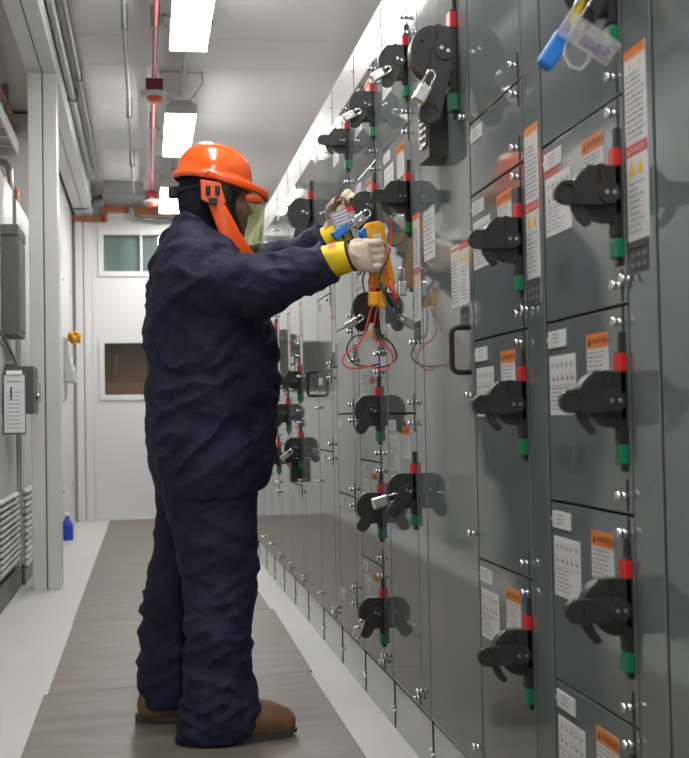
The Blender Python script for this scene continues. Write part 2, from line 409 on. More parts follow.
def big_handle_unit(k, label, full=True, z=1.898, angle=76):
    """tall plain door with a D handle, a large disconnect handle and a black lock housing"""
    y0 = yk(k) + 0.0045; w = PITCH - 0.0075
    root = thing('switchgear_tall_door', label, 'switchgear door', (0, y0, ZB), 'tall switchgear doors with pull handles')
    d = child('door', door_mesh(w, ZT - ZB), root)
    b = MB(); za, zb_ = 1.105 - ZB, 1.213 - ZB; r = 0.006
    P = [(XF, 0.030, zb_)] + [(XF - 0.030 - 0.016 * math.sin(math.radians(t)), 0.030, zb_ - 0.016 * (1 - math.cos(math.radians(t)))) for t in range(0, 91, 18)] + \
        [(XF - 0.030 - 0.016 * math.cos(math.radians(t)), 0.030, za + 0.016 * (1 - math.sin(math.radians(t)))) for t in range(0, 91, 18)] + [(XF, 0.030, za)]
    b.tube(P, 0.0068, 10); b.build('pull_handle', ['blacksoft'], root)
    for zz in (1.72, 1.05, 0.72, 0.215): child('latch', LATCH, root, (XF, 0.016, zz - ZB))
    l = 1 if full else 0
    if full:
        child('danger_label', DOUBLE, d, (XF, 0.196, 1.428 - ZB)); child('grey_label', GREYL, d, (XF, 0.112, 1.268 - ZB))
        child('notice_label', NOTICE, d, (XF, 0.494, 1.565 - ZB))
    py = 0.10
    handle_parts(root, (-0.0395, py, z - ZB), angle, 1.37, True)
    # black lock housing with a slotted bracket
    b = MB(); b.box(-0.050, XF, py + 0.10, py + 0.22, 1.665 - ZB, 1.83 - ZB, 0, 0.002)
    h = b.build('lock_housing', ['black'], root)
    b = MB(); b.box(-0.0535, -0.0505, py + 0.125, py + 0.195, 1.70 - ZB, 1.93 - ZB, 0)
    for i in range(6): b.box(-0.055, -0.0535, py + 0.135, py + 0.185, 1.715 - ZB + 0.018*i, 1.723 - ZB + 0.018*i, 1)
    b.build('slotted_bracket', ['steel', 'gap'], h)
    return root

def plain_tall(k, label, latches=True):
    root = thing('switchgear_tall_door', label, 'switchgear door', (0, yk(k) + 0.122, ZB), 'plain tall switchgear doors')
    child('door', door_mesh(PITCH - 0.1265, ZT - ZB), root)
    if latches:
        for zz in (0.215, 0.66, 1.215): child('latch', LATCH, root, (XF, 0.018, zz - ZB))
    return root

SECT = {
 0: 'grey switchgear frame and kick plate under the plain end door',
 1: 'switchgear frame whose danger strip carries the biggest warning triangles, right beside the plain end door',
 2: 'switchgear frame with danger strip between two columns of pencil-marked doors',
 3: 'switchgear frame behind the tall door with the largest disconnect lever',
 4: 'switchgear frame whose danger strip stands just beside the yellow multimeter',
 5: 'switchgear frame of the six-door column at the gloves',
 6: 'switchgear frame of the first column past the gloves, doors mostly without levers',
 7: 'switchgear frame just before the far D handle',
 8: 'switchgear frame carrying the far D handle',
 9: 'switchgear frame first beyond the far D handle',
 10: 'switchgear frame second beyond the far D handle',
 11: 'switchgear frame third beyond the far D handle',
 12: 'switchgear frame fourth beyond the far D handle, beside the jacket front',
 13: 'switchgear frame fifth beyond the far D handle, by the trouser leg',
 14: 'last switchgear frame showing before the trouser leg hides the row'}
for k, lab in SECT.items():
    section(k, lab, wireway=k not in (0, 3, 8), screws=k > 0, strip=k not in (12, 13, 14))

# end door beside the camera
r0 = thing('switchgear_tall_door', 'plain grey end door with nothing mounted on it, closest door of the row', 'switchgear door', (0, yk(0) + 0.0045, ZB), 'plain tall switchgear doors')
child('door', door_mesh(PITCH - 0.009, ZT - ZB), r0)

big_handle_unit(3, 'tall grey door with the largest black lever, danger labels and a nearby black D handle')
big_handle_unit(8, 'far tall grey door with black D handle, behind the sagging test leads', full=False, z=1.949)

A = 'column by the plain end door'
control_unit(1, 2.206, 1.521, -0.498, 63, 'top grey door with blue lock and yellow hasp, ' + A, labels='nr')
control_unit(1, 1.521, 1.177, -0.164, 0, 'grey unit door with level black lever, second from top, ' + A, mark='?0K')
control_unit(1, 1.177, 0.833, -0.157, 0, 'grey unit door pencilled ADK, third from top, ' + A, mark='ADK')
control_unit(1, 0.833, 0.491, -0.149, 0, 'grey unit door with level lever, fourth from top, ' + A)
control_unit(1, 0.491, ZB, -0.157, 0, 'bottom grey unit door, only its labels showing, ' + A)
B = 'column beside the tall D-handled door'
control_unit(2, 2.206, 1.695, None, 0, 'top blank grey door mirroring the big disc, ' + B, labels='')
control_unit(2, 1.695, 1.522, None, 0, 'small grey door with only a nameplate, ' + B, labels='n')
control_unit(2, 1.522, 1.177, -0.162, 0, 'grey unit door mirroring the orange helmet, ' + B)
control_unit(2, 1.177, 0.663, -0.155, 0, 'grey unit door level with the black D handle, ' + B, mark='W')
control_unit(2, 0.663, ZB, -0.150, 0, 'bottom grey unit door, ' + B)
C = 'column directly behind the yellow multimeter'
control_unit(4, 2.206, 1.866, -0.161, 61, 'top grey unit door, lever padlocked down, ' + C, labels='nr')
control_unit(4, 1.866, 1.010, -0.223, 0, 'large grey unit door with the only level lever, ' + C)
control_unit(4, 1.010, ZB, -0.223, 55, 'bottom grey unit door, lever padlocked down, ' + C)
D = 'column at the gloves'
for i, (zt, zb, ang, s) in enumerate([(2.206, 1.865, 57, 'top grey unit door, lever padlocked down'), (1.865, 1.525, 70, 'grey unit door whose disc the glove grips'),
    (1.525, 1.180, 62, 'grey unit door half hidden behind the multimeter, lever padlocked'), (1.180, 0.848, 56, 'grey unit door just below the test lead loops, lever down'),
    (0.848, 0.500, 55, 'grey unit door fifth from top, lever down beside a big padlock'), (0.500, ZB, 58, 'bottom grey unit door, lever padlocked down')]):
    control_unit(5, zt, zb, -0.155 if i < 4 else -0.147, ang, s + ', ' + D)
E6 = 'first column past the gloves'
for i, (zt, zb, p, s) in enumerate([(2.206, 1.865, -0.155, 'top grey unit door with level lever'), (1.865, 1.355, None, 'large leverless grey door behind the gloves'), (1.355, 1.018, None, 'leverless grey door behind the test leads'),
    (1.018, 0.70, None, 'leverless grey door under the test leads'), (0.70, 0.33, None, 'leverless grey door second from bottom'), (0.33, ZB, None, 'bottom leverless grey door')]):
    control_unit(6, zt, zb, p, 0, s + ', ' + E6, labels='nrw' if i == 0 else 'n')
E7 = 'column just before the far D handle'
for zt, zb, s in [(2.206, 1.53, 'tall top grey door'), (1.53, 1.20, 'leverless grey door at elbow height'), (1.20, 0.86, 'leverless grey door beside the far D handle'), (0.86, ZB, 'tall bottom grey door')]:
    control_unit(7, zt, zb, None, 0, s + ', ' + E7, labels='n')
F = 'first column beyond the far D handle'
control_unit(9, 2.206, 1.35, None, 0, 'tall top grey door, ' + F, labels='n')
control_unit(9, 1.35, 1.01, -0.155, 0, 'grey unit door with level lever, ' + F)
u9 = control_unit(9, 1.01, 0.66, -0.152, 56, 'grey door, lever padlocked down over black housing, ' + F)
MB().box(-0.050, XF, 0.05, 0.15, 0.02, 0.14, 0, 0.002).build('lock_housing', ['black'], u9)
control_unit(9, 0.66, ZB, None, 0, 'tall bottom grey door, ' + F, labels='n')
G = 'second column beyond the far D handle'
control_unit(10, 2.206, 1.19, None, 0, 'tall top grey door, ' + G, labels='n')
control_unit(10, 1.19, 0.86, -0.155, 56, 'grey unit door with lever down, ' + G)
control_unit(10, 0.86, ZB, None, 0, 'tall bottom grey door, ' + G, labels='n')
H = 'third column beyond the far D handle'
control_unit(11, 2.206, 1.64, None, 0, 'tall top grey door, ' + H, labels='')
control_unit(11, 1.64, 1.30, -0.155, 0, 'upper grey unit door with level lever, ' + H)
control_unit(11, 1.30, 0.94, None, 0, 'leverless grey door in the middle, ' + H, labels='n')
control_unit(11, 0.94, 0.60, -0.152, 56, 'lower grey unit door with lever down, ' + H)
control_unit(11, 0.60, ZB, None, 0, 'tall bottom grey door, ' + H, labels='')
for k, s in ((12, 'plain tall grey door fourth beyond the far D handle'), (13, 'plain tall grey door fifth beyond the far D handle'), (14, 'plain tall grey door last before the trouser leg hides the row')):
    plain_tall(k, s)

# ------------------------------------------------------------------ padlocks
def padlock(label, c, u, body=('steel',), w=0.026, h=0.042, t=0.022, sh=0.024, name='padlock', cat='padlock', group='padlocks on the switch levers'):
    """c: body centre; u: direction from body to shackle in the XZ plane"""
    root = thing(name, label, cat, c, group)
    ang = math.atan2(u[0], u[1]); root.rotation_euler = (0, ang, 0)
    MB().box(-w/2, w/2, -t/2, t/2, -h/2, h/2, 0, 0.005, 3).build('lock_body', list(body), root)
    r = w * 0.32
    pts = [(-r, 0, h/2 - 0.004), (-r, 0, h/2 + sh - r)] + [(-r*math.cos(math.radians(a)), 0, h/2 + sh - r + r*math.sin(math.radians(a))) for a in range(20, 180, 20)] + [(r, 0, h/2 + sh - r), (r, 0, h/2 - 0.004)]
    MB().tube(pts, 0.0034, 8).build('shackle', ['chrome'], root)
    return root
padlock('silver padlock on the top lever of the column behind the multimeter', (-0.094, 3.455, 1.995), (0.75, 0.45))
padlock('silver padlock on the top lever of the six-door column at the gloves', (-0.094, 3.968, 2.003), (0.75, 0.40))
padlock('large silver padlock on the longest lever, tall D-handled door', (-0.110, 2.835, 1.775), (0.45, 0.85), w=0.034, h=0.044, t=0.026, sh=0.040)
padlock('silver padlock beside the yellow meter clip, just above the lead loops', (-0.097, 3.975, 1.312), (0.8, 0.5))
padlock('bulky silver padlock between two downward levers under the lead loops', (-0.111, 3.465, 0.757), (0.92, 0.25), w=0.032, h=0.048, sh=0.034)
padlock('silver padlock on the lowest lever of the six-door column', (-0.098, 3.975, 0.295), (0.35, 0.8))
padlock('silver padlock on the far lever beyond the far D handle', (-0.09, 6.085, 0.815), (0.75, 0.6), w=0.03, h=0.046)
padlock('silver padlock hanging from the latch beside the danger strip at the multimeter', (-0.030, 3.484, 1.375), (0.0, 1.0), sh=0.04)
# lockout set on the gripped switch
padlock('silver padlock with blue tag beside the glove at the gripped disc', (-0.070, 3.955, 1.652), (0.75, 0.65), w=0.036, h=0.05)
p = padlock('blue padlock beside the yellow cuff, hanging from the gripped lever', (-0.136, 3.945, 1.611), (0.8, 0.6), body=('blue',), w=0.030, h=0.055, sh=0.06)
t = thing('lockout_tag', 'small printed tag above the blue padlock at the gloves', 'tag', (-0.118, 3.965, 1.660), 'lockout tags'); t.rotation_euler = (0, math.radians(-22), 0)
MB().box(-0.042, 0.042, -0.001, 0.001, -0.032, 0.032, 0, 0.0004, 1).build('tag_card', ['tagprint'], t)
b = MB()
for i in range(5): b.box(-0.034, 0.034 - 0.012 * (i % 3), -0.0018, -0.0012, -0.024 + 0.011*i, -0.019 + 0.011*i, 0)
b.box(0.020, 0.042, -0.0018, -0.0012, 0.012, 0.032, 1); b.build('print', ['white', 'red_ink'], t)
# lockout set on the top lever beside the end door
p = padlock('blue padlock with long white shackle at the very top of the row', (-0.123, 1.850, 1.581), (0.62, 0.95), body=('blue',), w=0.027, h=0.064, sh=0.085)
y = thing('lock_hasp', 'yellow strap hasp hooked round the topmost lever beside the blue padlock', 'hasp', (-0.072, 1.862, 1.655))
b = MB(); b.tube([(0.030, 0, 0.075), (0.010, 0, 0.028), (-0.012, 0, -0.020), (-0.010, 0, -0.030), (0.004, 0, -0.030)], 0.0065, 8)
b.build('strap', ['yellowstrap'], y)
t = thing('lockout_tag', 'clear plastic lockout tag lying across the blue padlock shackle', 'tag', (-0.074, 1.822, 1.592), 'lockout tags'); t.rotation_euler = (math.radians(35), math.radians(32), 0)
MB().box(-0.048, 0.048, -0.001, 0.001, -0.021, 0.021, 0, 0.0004, 1).build('tag_sleeve', ['clear'], t)
MB().box(-0.010, 0.040, -0.0018, -0.0012, -0.015, 0.002, 0).build('print', ['tagprint'], t)
b = MB(); b.tube([(-0.105, 1.842, 1.600), (-0.110, 1.84, 1.570), (-0.100, 1.84, 1.552), (-0.083, 1.84, 1.548), (-0.068, 1.84, 1.563), (-0.066, 1.84, 1.580)], 0.003, 8)
tag(b.build('cable_loop', ['clear']), 'clear plastic cable loop hanging under the clear lockout tag', 'cable')

# ------------------------------------------------------------------ the room
XL, XR, YB, YE, ZC = -2.15, 0.62, -3.4, 12.8, 3.36
struct('floor', MB().box(XL, XR, YB, YE, -0.08, 0.0), ['floor'])
b = MB().box(XL, XR, YB, YE, ZC, ZC + 0.08)
yy = YB + 0.35
while yy < YE - 0.1:
    b.box(XL, XR, yy, yy + 0.03, ZC - 0.0012, ZC, 0); yy += 0.62
struct('ceiling', b, ['ceiling'])
struct('wall_left', MB().box(XL - 0.08, XL, YB, YE, 0, ZC), ['wallwhite'])
struct('wall_right', MB().box(XR, XR + 0.08, YB, YE, 0, ZC), ['wallwhite'])
struct('wall_back', MB().box(XL, XR, YB - 0.08, YB, 0, ZC), ['wallwhite'])
# end wall with two openings for the panes
b = MB(); T = 0.10
W1 = (-1.188, -0.42, 2.56, 2.947); W2 = (-1.192, -0.42, 1.281, 1.823)
b.box(XL, W1[0], YE, YE + T, 0, ZC); b.box(W1[1], XR, YE, YE + T, 0, ZC)
b.box(W1[0], W1[1], YE, YE + T, 0, W2[2]); b.box(W1[0], W1[1], YE, YE + T, W2[3], W1[2]); b.box(W1[0], W1[1], YE, YE + T, W1[3], ZC)
struct('wall_end', b, ['endwhite'])
def window(n, W, back, mullion, backname):
    b = MB(); f = 0.05
    x0, x1, z0, z1 = W
    for q in ((x0 - f, x0 + 0.004, z0 - f, z1 + f), (x1 - 0.004, x1 + f, z0 - f, z1 + f), (x0, x1, z0 - f, z0 + 0.004), (x0, x1, z1 - 0.004, z1 + f)):
        b.box(q[0], q[1], YE - 0.018, YE + 0.03, q[2], q[3], 0, 0.004)
    if mullion: b.box(-0.812, -0.785, YE - 0.006, YE + 0.05, z0, z1, 0, 0.002)
    o = struct('window_%d' % n, b, ['endwhite'])
    g = MB().box(x0, x1, YE + 0.03, YE + 0.036, z0, z1).build('pane', ['glassdark' if n == 2 else 'glasswire'], o)
    if n == 1:
        b = MB()
        for i in range(40): b.box(x0 + i*0.0195, x0 + i*0.0195 + 0.0022, YE + 0.045, YE + 0.047, z0, z1)
        for i in range(20): b.box(x0, x1, YE + 0.045, YE + 0.047, z0 + i*0.0195, z0 + i*0.0195 + 0.0022)
        b.build('wire_grid', ['wire'], o)
    MB().box(x0 - 0.1, x1 + 0.1, YE + (0.075 if n == 1 else 0.30), YE + (0.085 if n == 1 else 0.31), z0 - 0.2, z1 + 0.2).build(backname, [back], o)
    if n == 2:
        b = MB(); b.box(x0 - 0.05, x1, YE + 0.12, YE + 0.28, z0 - 0.1, z0 + 0.13, 0, 0.01); b.tube([(x0 + 0.07, YE + 0.14, z0 + 0.16), (x0 + 0.135, YE + 0.14, z0 + 0.44)], 0.011)
        b.box(x0 + 0.16, x1, YE + 0.2, YE + 0.28, z1 - 0.17, z1 - 0.145)
        b.build('equipment_beyond', ['brownroom'], o)
window(1, W1, 'greenscreen', True, 'screen_beyond')
window(2, W2, 'brownroom', False, 'room_beyond')
# raised door leaf edges and the frame beside it
b = MB()
b.box(-1.30, -1.285, YE - 0.006, YE, 0.03, 3.08, 0); struct('trim_1', b, ['post'])
b = MB(); b.box(-1.47, -1.395, YE - 0.06, YE, 0, 3.30, 0, 0.006); b.box(-1.385, -1.305, YE - 0.03, YE, 0, 3.30, 0, 0.006); struct('trim_2', b, ['endwhite'])
struct('baseboard_end', MB().box(-1.29, XR, YE - 0.02, YE, 0, 0.03), ['post'])
# floor mats
def floor_mat(c, label):
    cx, cy = sum(p[0] for p in c)/4, sum(p[1] for p in c)/4
    o = MB().prism([(p[0] - cx, p[1] - cy) for p in c], lambda u, v, d: (u, v, d), 0.0, 0.006, 0, 0.002).build('floor_mat', ['mat'], None, (cx, cy, 0.0))
    tag(o, label, 'floor mat', 'rubber mats laid end to end')
floor_mat([(-1.158, 0.2), (-0.150, 0.2), (-0.150, 4.805), (-1.158, 4.640)], 'brown rubber floor mat under the worker\'s forward boot')
floor_mat([(-1.146, 4.646), (-0.140, 4.811), (-0.126, 6.43), (-1.146, 6.30)], 'short brown rubber floor mat behind the worker\'s heel')
floor_mat([(-1.150, 6.306), (-0.142, 6.436), (-0.142, 12.72), (-1.150, 12.72)], 'long brown rubber floor mat running to the end door')
# steel post and header beam
b = MB(); b.box(-1.462, -1.379, 7.6, 7.76, 0, 3.15, 0, 0.006); b.box(-1.372, -1.290, 7.6, 7.76, 0, 3.15, 0, 0.006); b.box(-1.45, -1.30, 7.62, 7.75, 0, 3.15, 1)
tag(b.build('steel_post', ['post', 'plinth']), 'pale grey grooved steel post standing from floor to beam', 'post')
b = MB(); b.box(-1.468, -1.379, YB + 0.02, 12.7, 3.15, 3.345, 0, 0.006); b.box(-1.372, -1.286, YB + 0.02, 12.7, 3.15, 3.345, 0, 0.006); b.box(-1.45, -1.30, YB + 0.02, 12.69, 3.16, 3.34, 1)
tag(b.build('ceiling_beam', ['post', 'plinth']), 'pale grey grooved beam resting on the steel post', 'beam')
# left-hand equipment cabinets
def left_cabinet(y0, y1, x, z0, z1, lou, label, m='leftgrey'):
    root = thing('equipment_cabinet', label, 'cabinet', ((x + XL)/2, (y0 + y1)/2, 0), 'equipment cabinets along the other wall')
    ox, oy = (x + XL)/2, (y0 + y1)/2
    MB().box(XL + 0.005 - ox, x - ox, y0 - oy, y1 - oy, z0, z1, 0, 0.006).build('cabinet_body', [m], root)
    MB().box(XL + 0.005 - ox, x + 0.03 - ox, y0 - oy, y1 - oy, 0, z0 - 0.004, 0, 0.004).build('plinth', ['plinth'], root)
    MB().box(x - ox, x + 0.012 - ox, y0 + 0.05 - oy, y1 - 0.05 - oy, z0 + 0.02, z1 - 0.3, 0, 0.004).build('door_panel', [m], root)
    if lou:
        b = MB(); n = 12
        for i in range(n):
            z = lou[2] + (lou[3] - lou[2]) * i / n; hh = (lou[3] - lou[2]) / n
            b.prism([(0, 0), (0.022, 0.004), (0.022, 0.012), (0, hh * 0.72)], lambda u, v, d, z=z: (x + 0.012 + u - ox, d - oy, z + v), lou[0], lou[1], 0)
            b.box(x + 0.010 - ox, x + 0.0135 - ox, lou[0] - oy, lou[1] - oy, z - hh*0.25, z, 1)
        b.build('louvre', [m, 'gap'], root)
    return root
left_cabinet(3.6, 7.78, -1.575, 0.13, 2.46, (6.75, 7.72, 0.18, 0.60), 'light grey cabinet with louvres, dark grey box and switch on it')
left_cabinet(7.86, 9.3, -1.56, 0.10, 2.42, (7.95, 9.2, 0.10, 0.60), 'narrow light grey louvred cabinet partly behind the steel post')
b = MB(); b.box(XL + 0.005, -1.50, 9.4, 11.0, 0.0, 3.34, 0, 0.004); b.box(XL + 0.005, -1.50, 11.006, 12.78, 0.0, 3.34, 0, 0.004)
for z in (0.4, 1.2, 2.3):
    b.cyl((-1.50, 12.3, z), (-1.494, 12.3, z), 0.012, 10, 1); b.cyl((-1.50, 11.0 + z*0.1, z), (-1.494, 11.0 + z*0.1, z), 0.012, 10, 1)
struct('wall_alcove', b, ['wallwhite', 'conduit'])
# grey box, switch box, clipboard on the first cabinet
b = thing('enclosure_box', 'dark grey wall box mounted high on the louvred cabinet', 'box', (-1.53, 7.2, 1.5))
MB().box(-0.031, 0.060, -0.2, 0.2, 0.0, 0.60, 0, 0.006).build('box_body', ['boxgrey'], b)
MB().box(-0.031, 0.066, -0.21, 0.21, 0.56, 0.62, 0, 0.004).build('rain_cap', ['boxgrey'], b)
MB().box(0.060, 0.066, -0.17, 0.17, 0.03, 0.54, 0, 0.003).build('cover', ['boxgrey'], b)
b = thing('switch_box', 'small dark switch box with keypad beside the clipboard', 'switch', (-1.50, 7.25, 1.06))
MB().box(-0.0615, 0.10, -0.14, 0.14, 0.0, 0.27, 0, 0.005).build('box_body', ['boxgrey'], b)
bb = MB(); bb.box(-0.055, 0.005, -0.152, -0.139, 0.16, 0.285, 0, 0.003)
for i in range(3):
    for j in range(4): bb.box(-0.048 + 0.017*i, -0.036 + 0.017*i, -0.156, -0.151, 0.17 + 0.026*j, 0.187 + 0.026*j, 1)
bb.build('keypad', ['boxgrey', 'plinth'], b)
MB().cyl((0.10, 0.02, 0.10), (0.118, 0.02, 0.10), 0.02, 14).box(0.115, 0.125, 0.01, 0.03, 0.07, 0.18, 0, 0.002).build('switch_lever', ['steel'], b)
c = thing('clipboard', 'clipboard with a printed sheet hanging on the louvred cabinet', 'clipboard', (-1.494, 6.98, 0.95), rot=(math.radians(-2), 0, 0.10))
MB().box(-0.062, 0.062, -0.003, 0.003, -0.005, 0.345, 0, 0.002, 1).build('board', ['plinth'], c)
bb = MB(); bb.box(-0.054, 0.056, -0.006, -0.0035, 0.005, 0.325, 0)
for i in range(10): bb.box(-0.044, 0.044 - 0.01*(i % 3), -0.0068, -0.0062, 0.03 + 0.022*i, 0.034 + 0.022*i, 1)
bb.box(-0.022, -0.012, -0.0068, -0.0062, 0.19, 0.26, 2); bb.box(-0.04, 0.04, -0.0068, -0.0062, 0.285, 0.292, 1)
bb.build('sheet', ['paper', 'ink', 'inkdark'], c)
MB().box(-0.045, 0.045, -0.012, 0.004, 0.325, 0.352, 0, 0.003).build('clip', ['steel'], c)
b = MB(); b.tube([(-1.552, 6.5, 1.53), (-1.545, 6.9, 1.49), (-1.545, 7.2, 1.44), (-1.545, 7.5, 1.39), (-1.552, 7.72, 1.36)], 0.009, 8)
tag(b.build('cable', ['flex']), 'black cable slung under the dark grey wall box', 'cable')
# things in the alcove past the post
d = thing('document_holder', 'grey wall document holder stuffed with white papers, past the post', 'document holder', (-1.50, 11.5, 1.38))
MB().box(0.0, 0.09, -0.26, 0.26, 0.0, 0.10, 0, 0.004).box(0.0, 0.012, -0.26, 0.26, 0.0, 0.40, 0, 0.003).build('rack', ['leftgrey'], d)
bb = MB()
for i in range(5): bb.box(0.016 + 0.013*i, 0.024 + 0.013*i, -0.24 + 0.02*i, 0.2 - 0.03*(i % 2), 0.02, 0.33 - 0.045*i, 0)
bb.build('papers', ['paper'], d)
c = thing('yellow_bag', 'crumpled yellow bag lying on top of the wall document holder', 'bag', (-1.412, 11.5, 1.735))
bm = bmesh.new(); bmesh.ops.create_icosphere(bm, subdivisions=4, radius=1)
for v in bm.verts:
    n = v.co.copy(); f = 1 + 0.22*math.sin(5*n.x + 3*n.y) * math.cos(4*n.z + 2*n.y) + 0.12*math.sin(9*n.y + 2*n.z)
    v.co = Vector((n.x*0.055*f, n.y*0.24*f, 0.05 + n.z*0.05*f*(1 - 0.4*n.y)))
for f in bm.faces: f.smooth = True
me = bpy.data.meshes.new('bag'); bm.to_mesh(me); bm.free(); me.materials.append(M['cloth_y']); child('bag_cloth', me, c)
b = thing('blue_bottle', 'small deep blue bottle standing on the floor beside the post', 'bottle', (-1.452, 10.75, 0.0))
bb = MB(); prof = [(0.0, 0.045), (0.012, 0.05), (0.13, 0.05), (0.16, 0.035), (0.185, 0.018), (0.21, 0.018)]
for i in range(len(prof)-1): bb.cyl((0, 0, prof[i][0]), (0, 0, prof[i+1][0]), prof[i][1], 18, 0, prof[i+1][1], cap=(i in (0, len(prof)-2)))
bb.build('bottle_body', ['bluedeep'], b); MB().cyl((0, 0, 0.205), (0, 0, 0.235), 0.021, 14).build('cap', ['white'], b)

# ------------------------------------------------------------------ overhead services
def pipe(name, label, cat, pts, r, m, clips=None, seg=10):
    root = thing(name, label, cat, pts[0])
    o = Vector(pts[0])
    MB().tube([Vector(p) - o for p in pts], r, seg).build(name + '_run', [m], root)
    for p in clips or []:
        q = Vector(p) - o
        MB().box(q.x - r*1.6, q.x + r*1.6, q.y - 0.012, q.y + 0.012, q.z - r*1.25, ZC - o.z - 0.012, 0, 0.002).build('clip', ['conduit'], root)
    return root
pipe('steel_conduit', 'wide galvanised conduit running beside the beam', 'conduit', [(-1.256, YB + 0.1, 3.29), (-1.256, 11.6, 3.29)], 0.026, 'conduit', [(-1.256, y, 3.29) for y in (5.9, 8.7)])
pipe('steel_conduit', 'thin galvanised conduit next to the wide one by the beam', 'conduit', [(-1.186, YB + 0.1, 3.31), (-1.186, 11.6, 3.31)], 0.014, 'conduit', [(-1.186, y, 3.31) for y in (6.2, 8.3)])
pipe('steel_conduit', 'single thin galvanised conduit crossing the middle of the ceiling', 'conduit', [(-0.862, YB + 0.1, 3.22), (-0.862, 11.9, 3.22)], 0.013, 'conduit', [(-0.862, y, 3.22) for y in (6.9, 8.9, 10.6)])
pipe('fire_pipe', 'red fire alarm pipe running along the ceiling', 'pipe', [(-0.690, YB + 0.1, 3.24), (-0.690, 12.0, 3.24)], 0.0165, 'redpipe', [(-0.690, y, 3.24) for y in (6.9, 9.3)])
def detector(y, label):
    root = thing('fire_beacon', label, 'fire alarm', (-0.690, y, 3.225), 'fire alarm beacons on the red pipe')
    MB().box(-0.056, 0.056, -0.05, 0.05, -0.085, -0.005, 0, 0.006).build('mount_box', ['redbase'], root)
    MB().cyl((0, 0, -0.09), (0, 0, -0.118), 0.085, 28, 0, 0.075).build('white_ring', ['white'], root)
    MB().cyl((0, 0, -0.119), (0, 0, -0.150), 0.050, 24, 0, 0.040).build('lens', ['beacon'], root)
detector(7.95, 'red and white fire beacon under the red pipe between two lit lamps')
detector(11.85, 'fire beacon with orange lens beside the far lit lamp')
def luminaire(y0, y1, label):
    root = thing('ceiling_luminaire', label, 'ceiling lamp', (-0.508, (y0 + y1)/2, 3.10), 'lamps in a line along the aisle'); h = (y1 - y0)/2
    b = MB(); b.prism([(-0.105, 0.03), (0.105, 0.03), (0.07, 0.095), (-0.07, 0.095)], lambda u, v, d: (u, d, v), -h, h, 0); b.build('housing', ['lampbody'], root)
    MB().box(-0.102, 0.102, -h + 0.012, h - 0.012, 0.0, 0.0295, 0, 0.008).build('diffuser', ['lamp'], root)
    for e in (-1, 1):
        b = MB(); b.box(-0.107, 0.107, e*h - 0.011, e*h + 0.011, -0.002, 0.06, 0, 0.004)
        b.build('end_cap', ['lampbody'], root)
        b = MB()
        for sx in (-1, 1): b.tube([(sx*0.06, e*(h - 0.03), 0.09), (sx*0.15, e*(h + 0.09), 0.19), (sx*0.13, e*(h + 0.13), 0.258)], 0.0055, 6)
        b.tube([(-0.15, e*(h + 0.13), 0.245), (0.15, e*(h + 0.13), 0.245)], 0.007, 6)
        b.build('hanger', ['lampbody'], root)
luminaire(5.50, 6.92, 'lit strip lamp higher than the red fire beacon beside it')
luminaire(8.33, 9.71, 'lit strip lamp just above the orange helmet')
luminaire(11.0, 12.38, 'lit strip lamp partly behind the helmet, near the end door')
for y, s in ((2.75, 'strip lamp over the worker\'s stretch of aisle'), (0.0, 'strip lamp over the near stretch of aisle before the worker'), (-2.6, 'strip lamp at the entrance end')):
    luminaire(y - 0.0, y + 1.4 if y > -2 else y + 1.3, s)
pipe('steel_conduit', 'short conduit linking the strip lamps along the ceiling', 'conduit', [(-0.50, YB + 0.1, 3.27), (-0.50, 12.3, 3.27)], 0.014, 'conduit')
# grey junction duct, hose and copper coloured tray at the end wall
d = thing('junction_duct', 'grey sheet metal duct box under the ceiling at the end wall', 'duct', (-0.96, 12.3, 3.22))
MB().box(-0.19, 0.19, -0.25, 0.33, 0.02, 0.135, 0, 0.005).build('duct_body', ['ductgrey'], d)
MB().box(-0.205, 0.205, -0.26, 0.335, 0.0, 0.025, 0, 0.003).build('duct_flange', ['conduit'], d)
pipe('flexible_hose', 'grey flexible hose sagging from the duct box past the post', 'hose', [(-1.16, 12.4, 3.28), (-1.20, 12.4, 3.25), (-1.26, 12.4, 3.20), (-1.33, 12.4, 3.165), (-1.42, 12.4, 3.155), (-1.49, 12.4, 3.17)], 0.028, 'flex')
b = MB(); z = 3.10
for q in ((-1.49, -1.17, z - 0.03, z + 0.03), (-1.20, -1.14, z - 0.03, z + 0.13), (-1.16, -0.93, z + 0.07, z + 0.13), (-0.86, 0.3, z + 0.05, z + 0.13)): b.box(q[0], q[1], YE - 0.07, YE - 0.003, q[2], q[3], 0, 0.004)
tag(b.build('cable_tray', ['copper']), 'brown stepped cable duct along the top of the end wall', 'cable duct')
pipe('steel_conduit', 'curved grey conduit dropping beside the brown cable duct', 'conduit', [(-0.90, 12.68, 3.33), (-0.90, 12.68, 3.20), (-0.86, 12.68, 3.12), (-0.78, 12.68, 3.09), (-0.4, 12.68, 3.08)], 0.022, 'conduit')
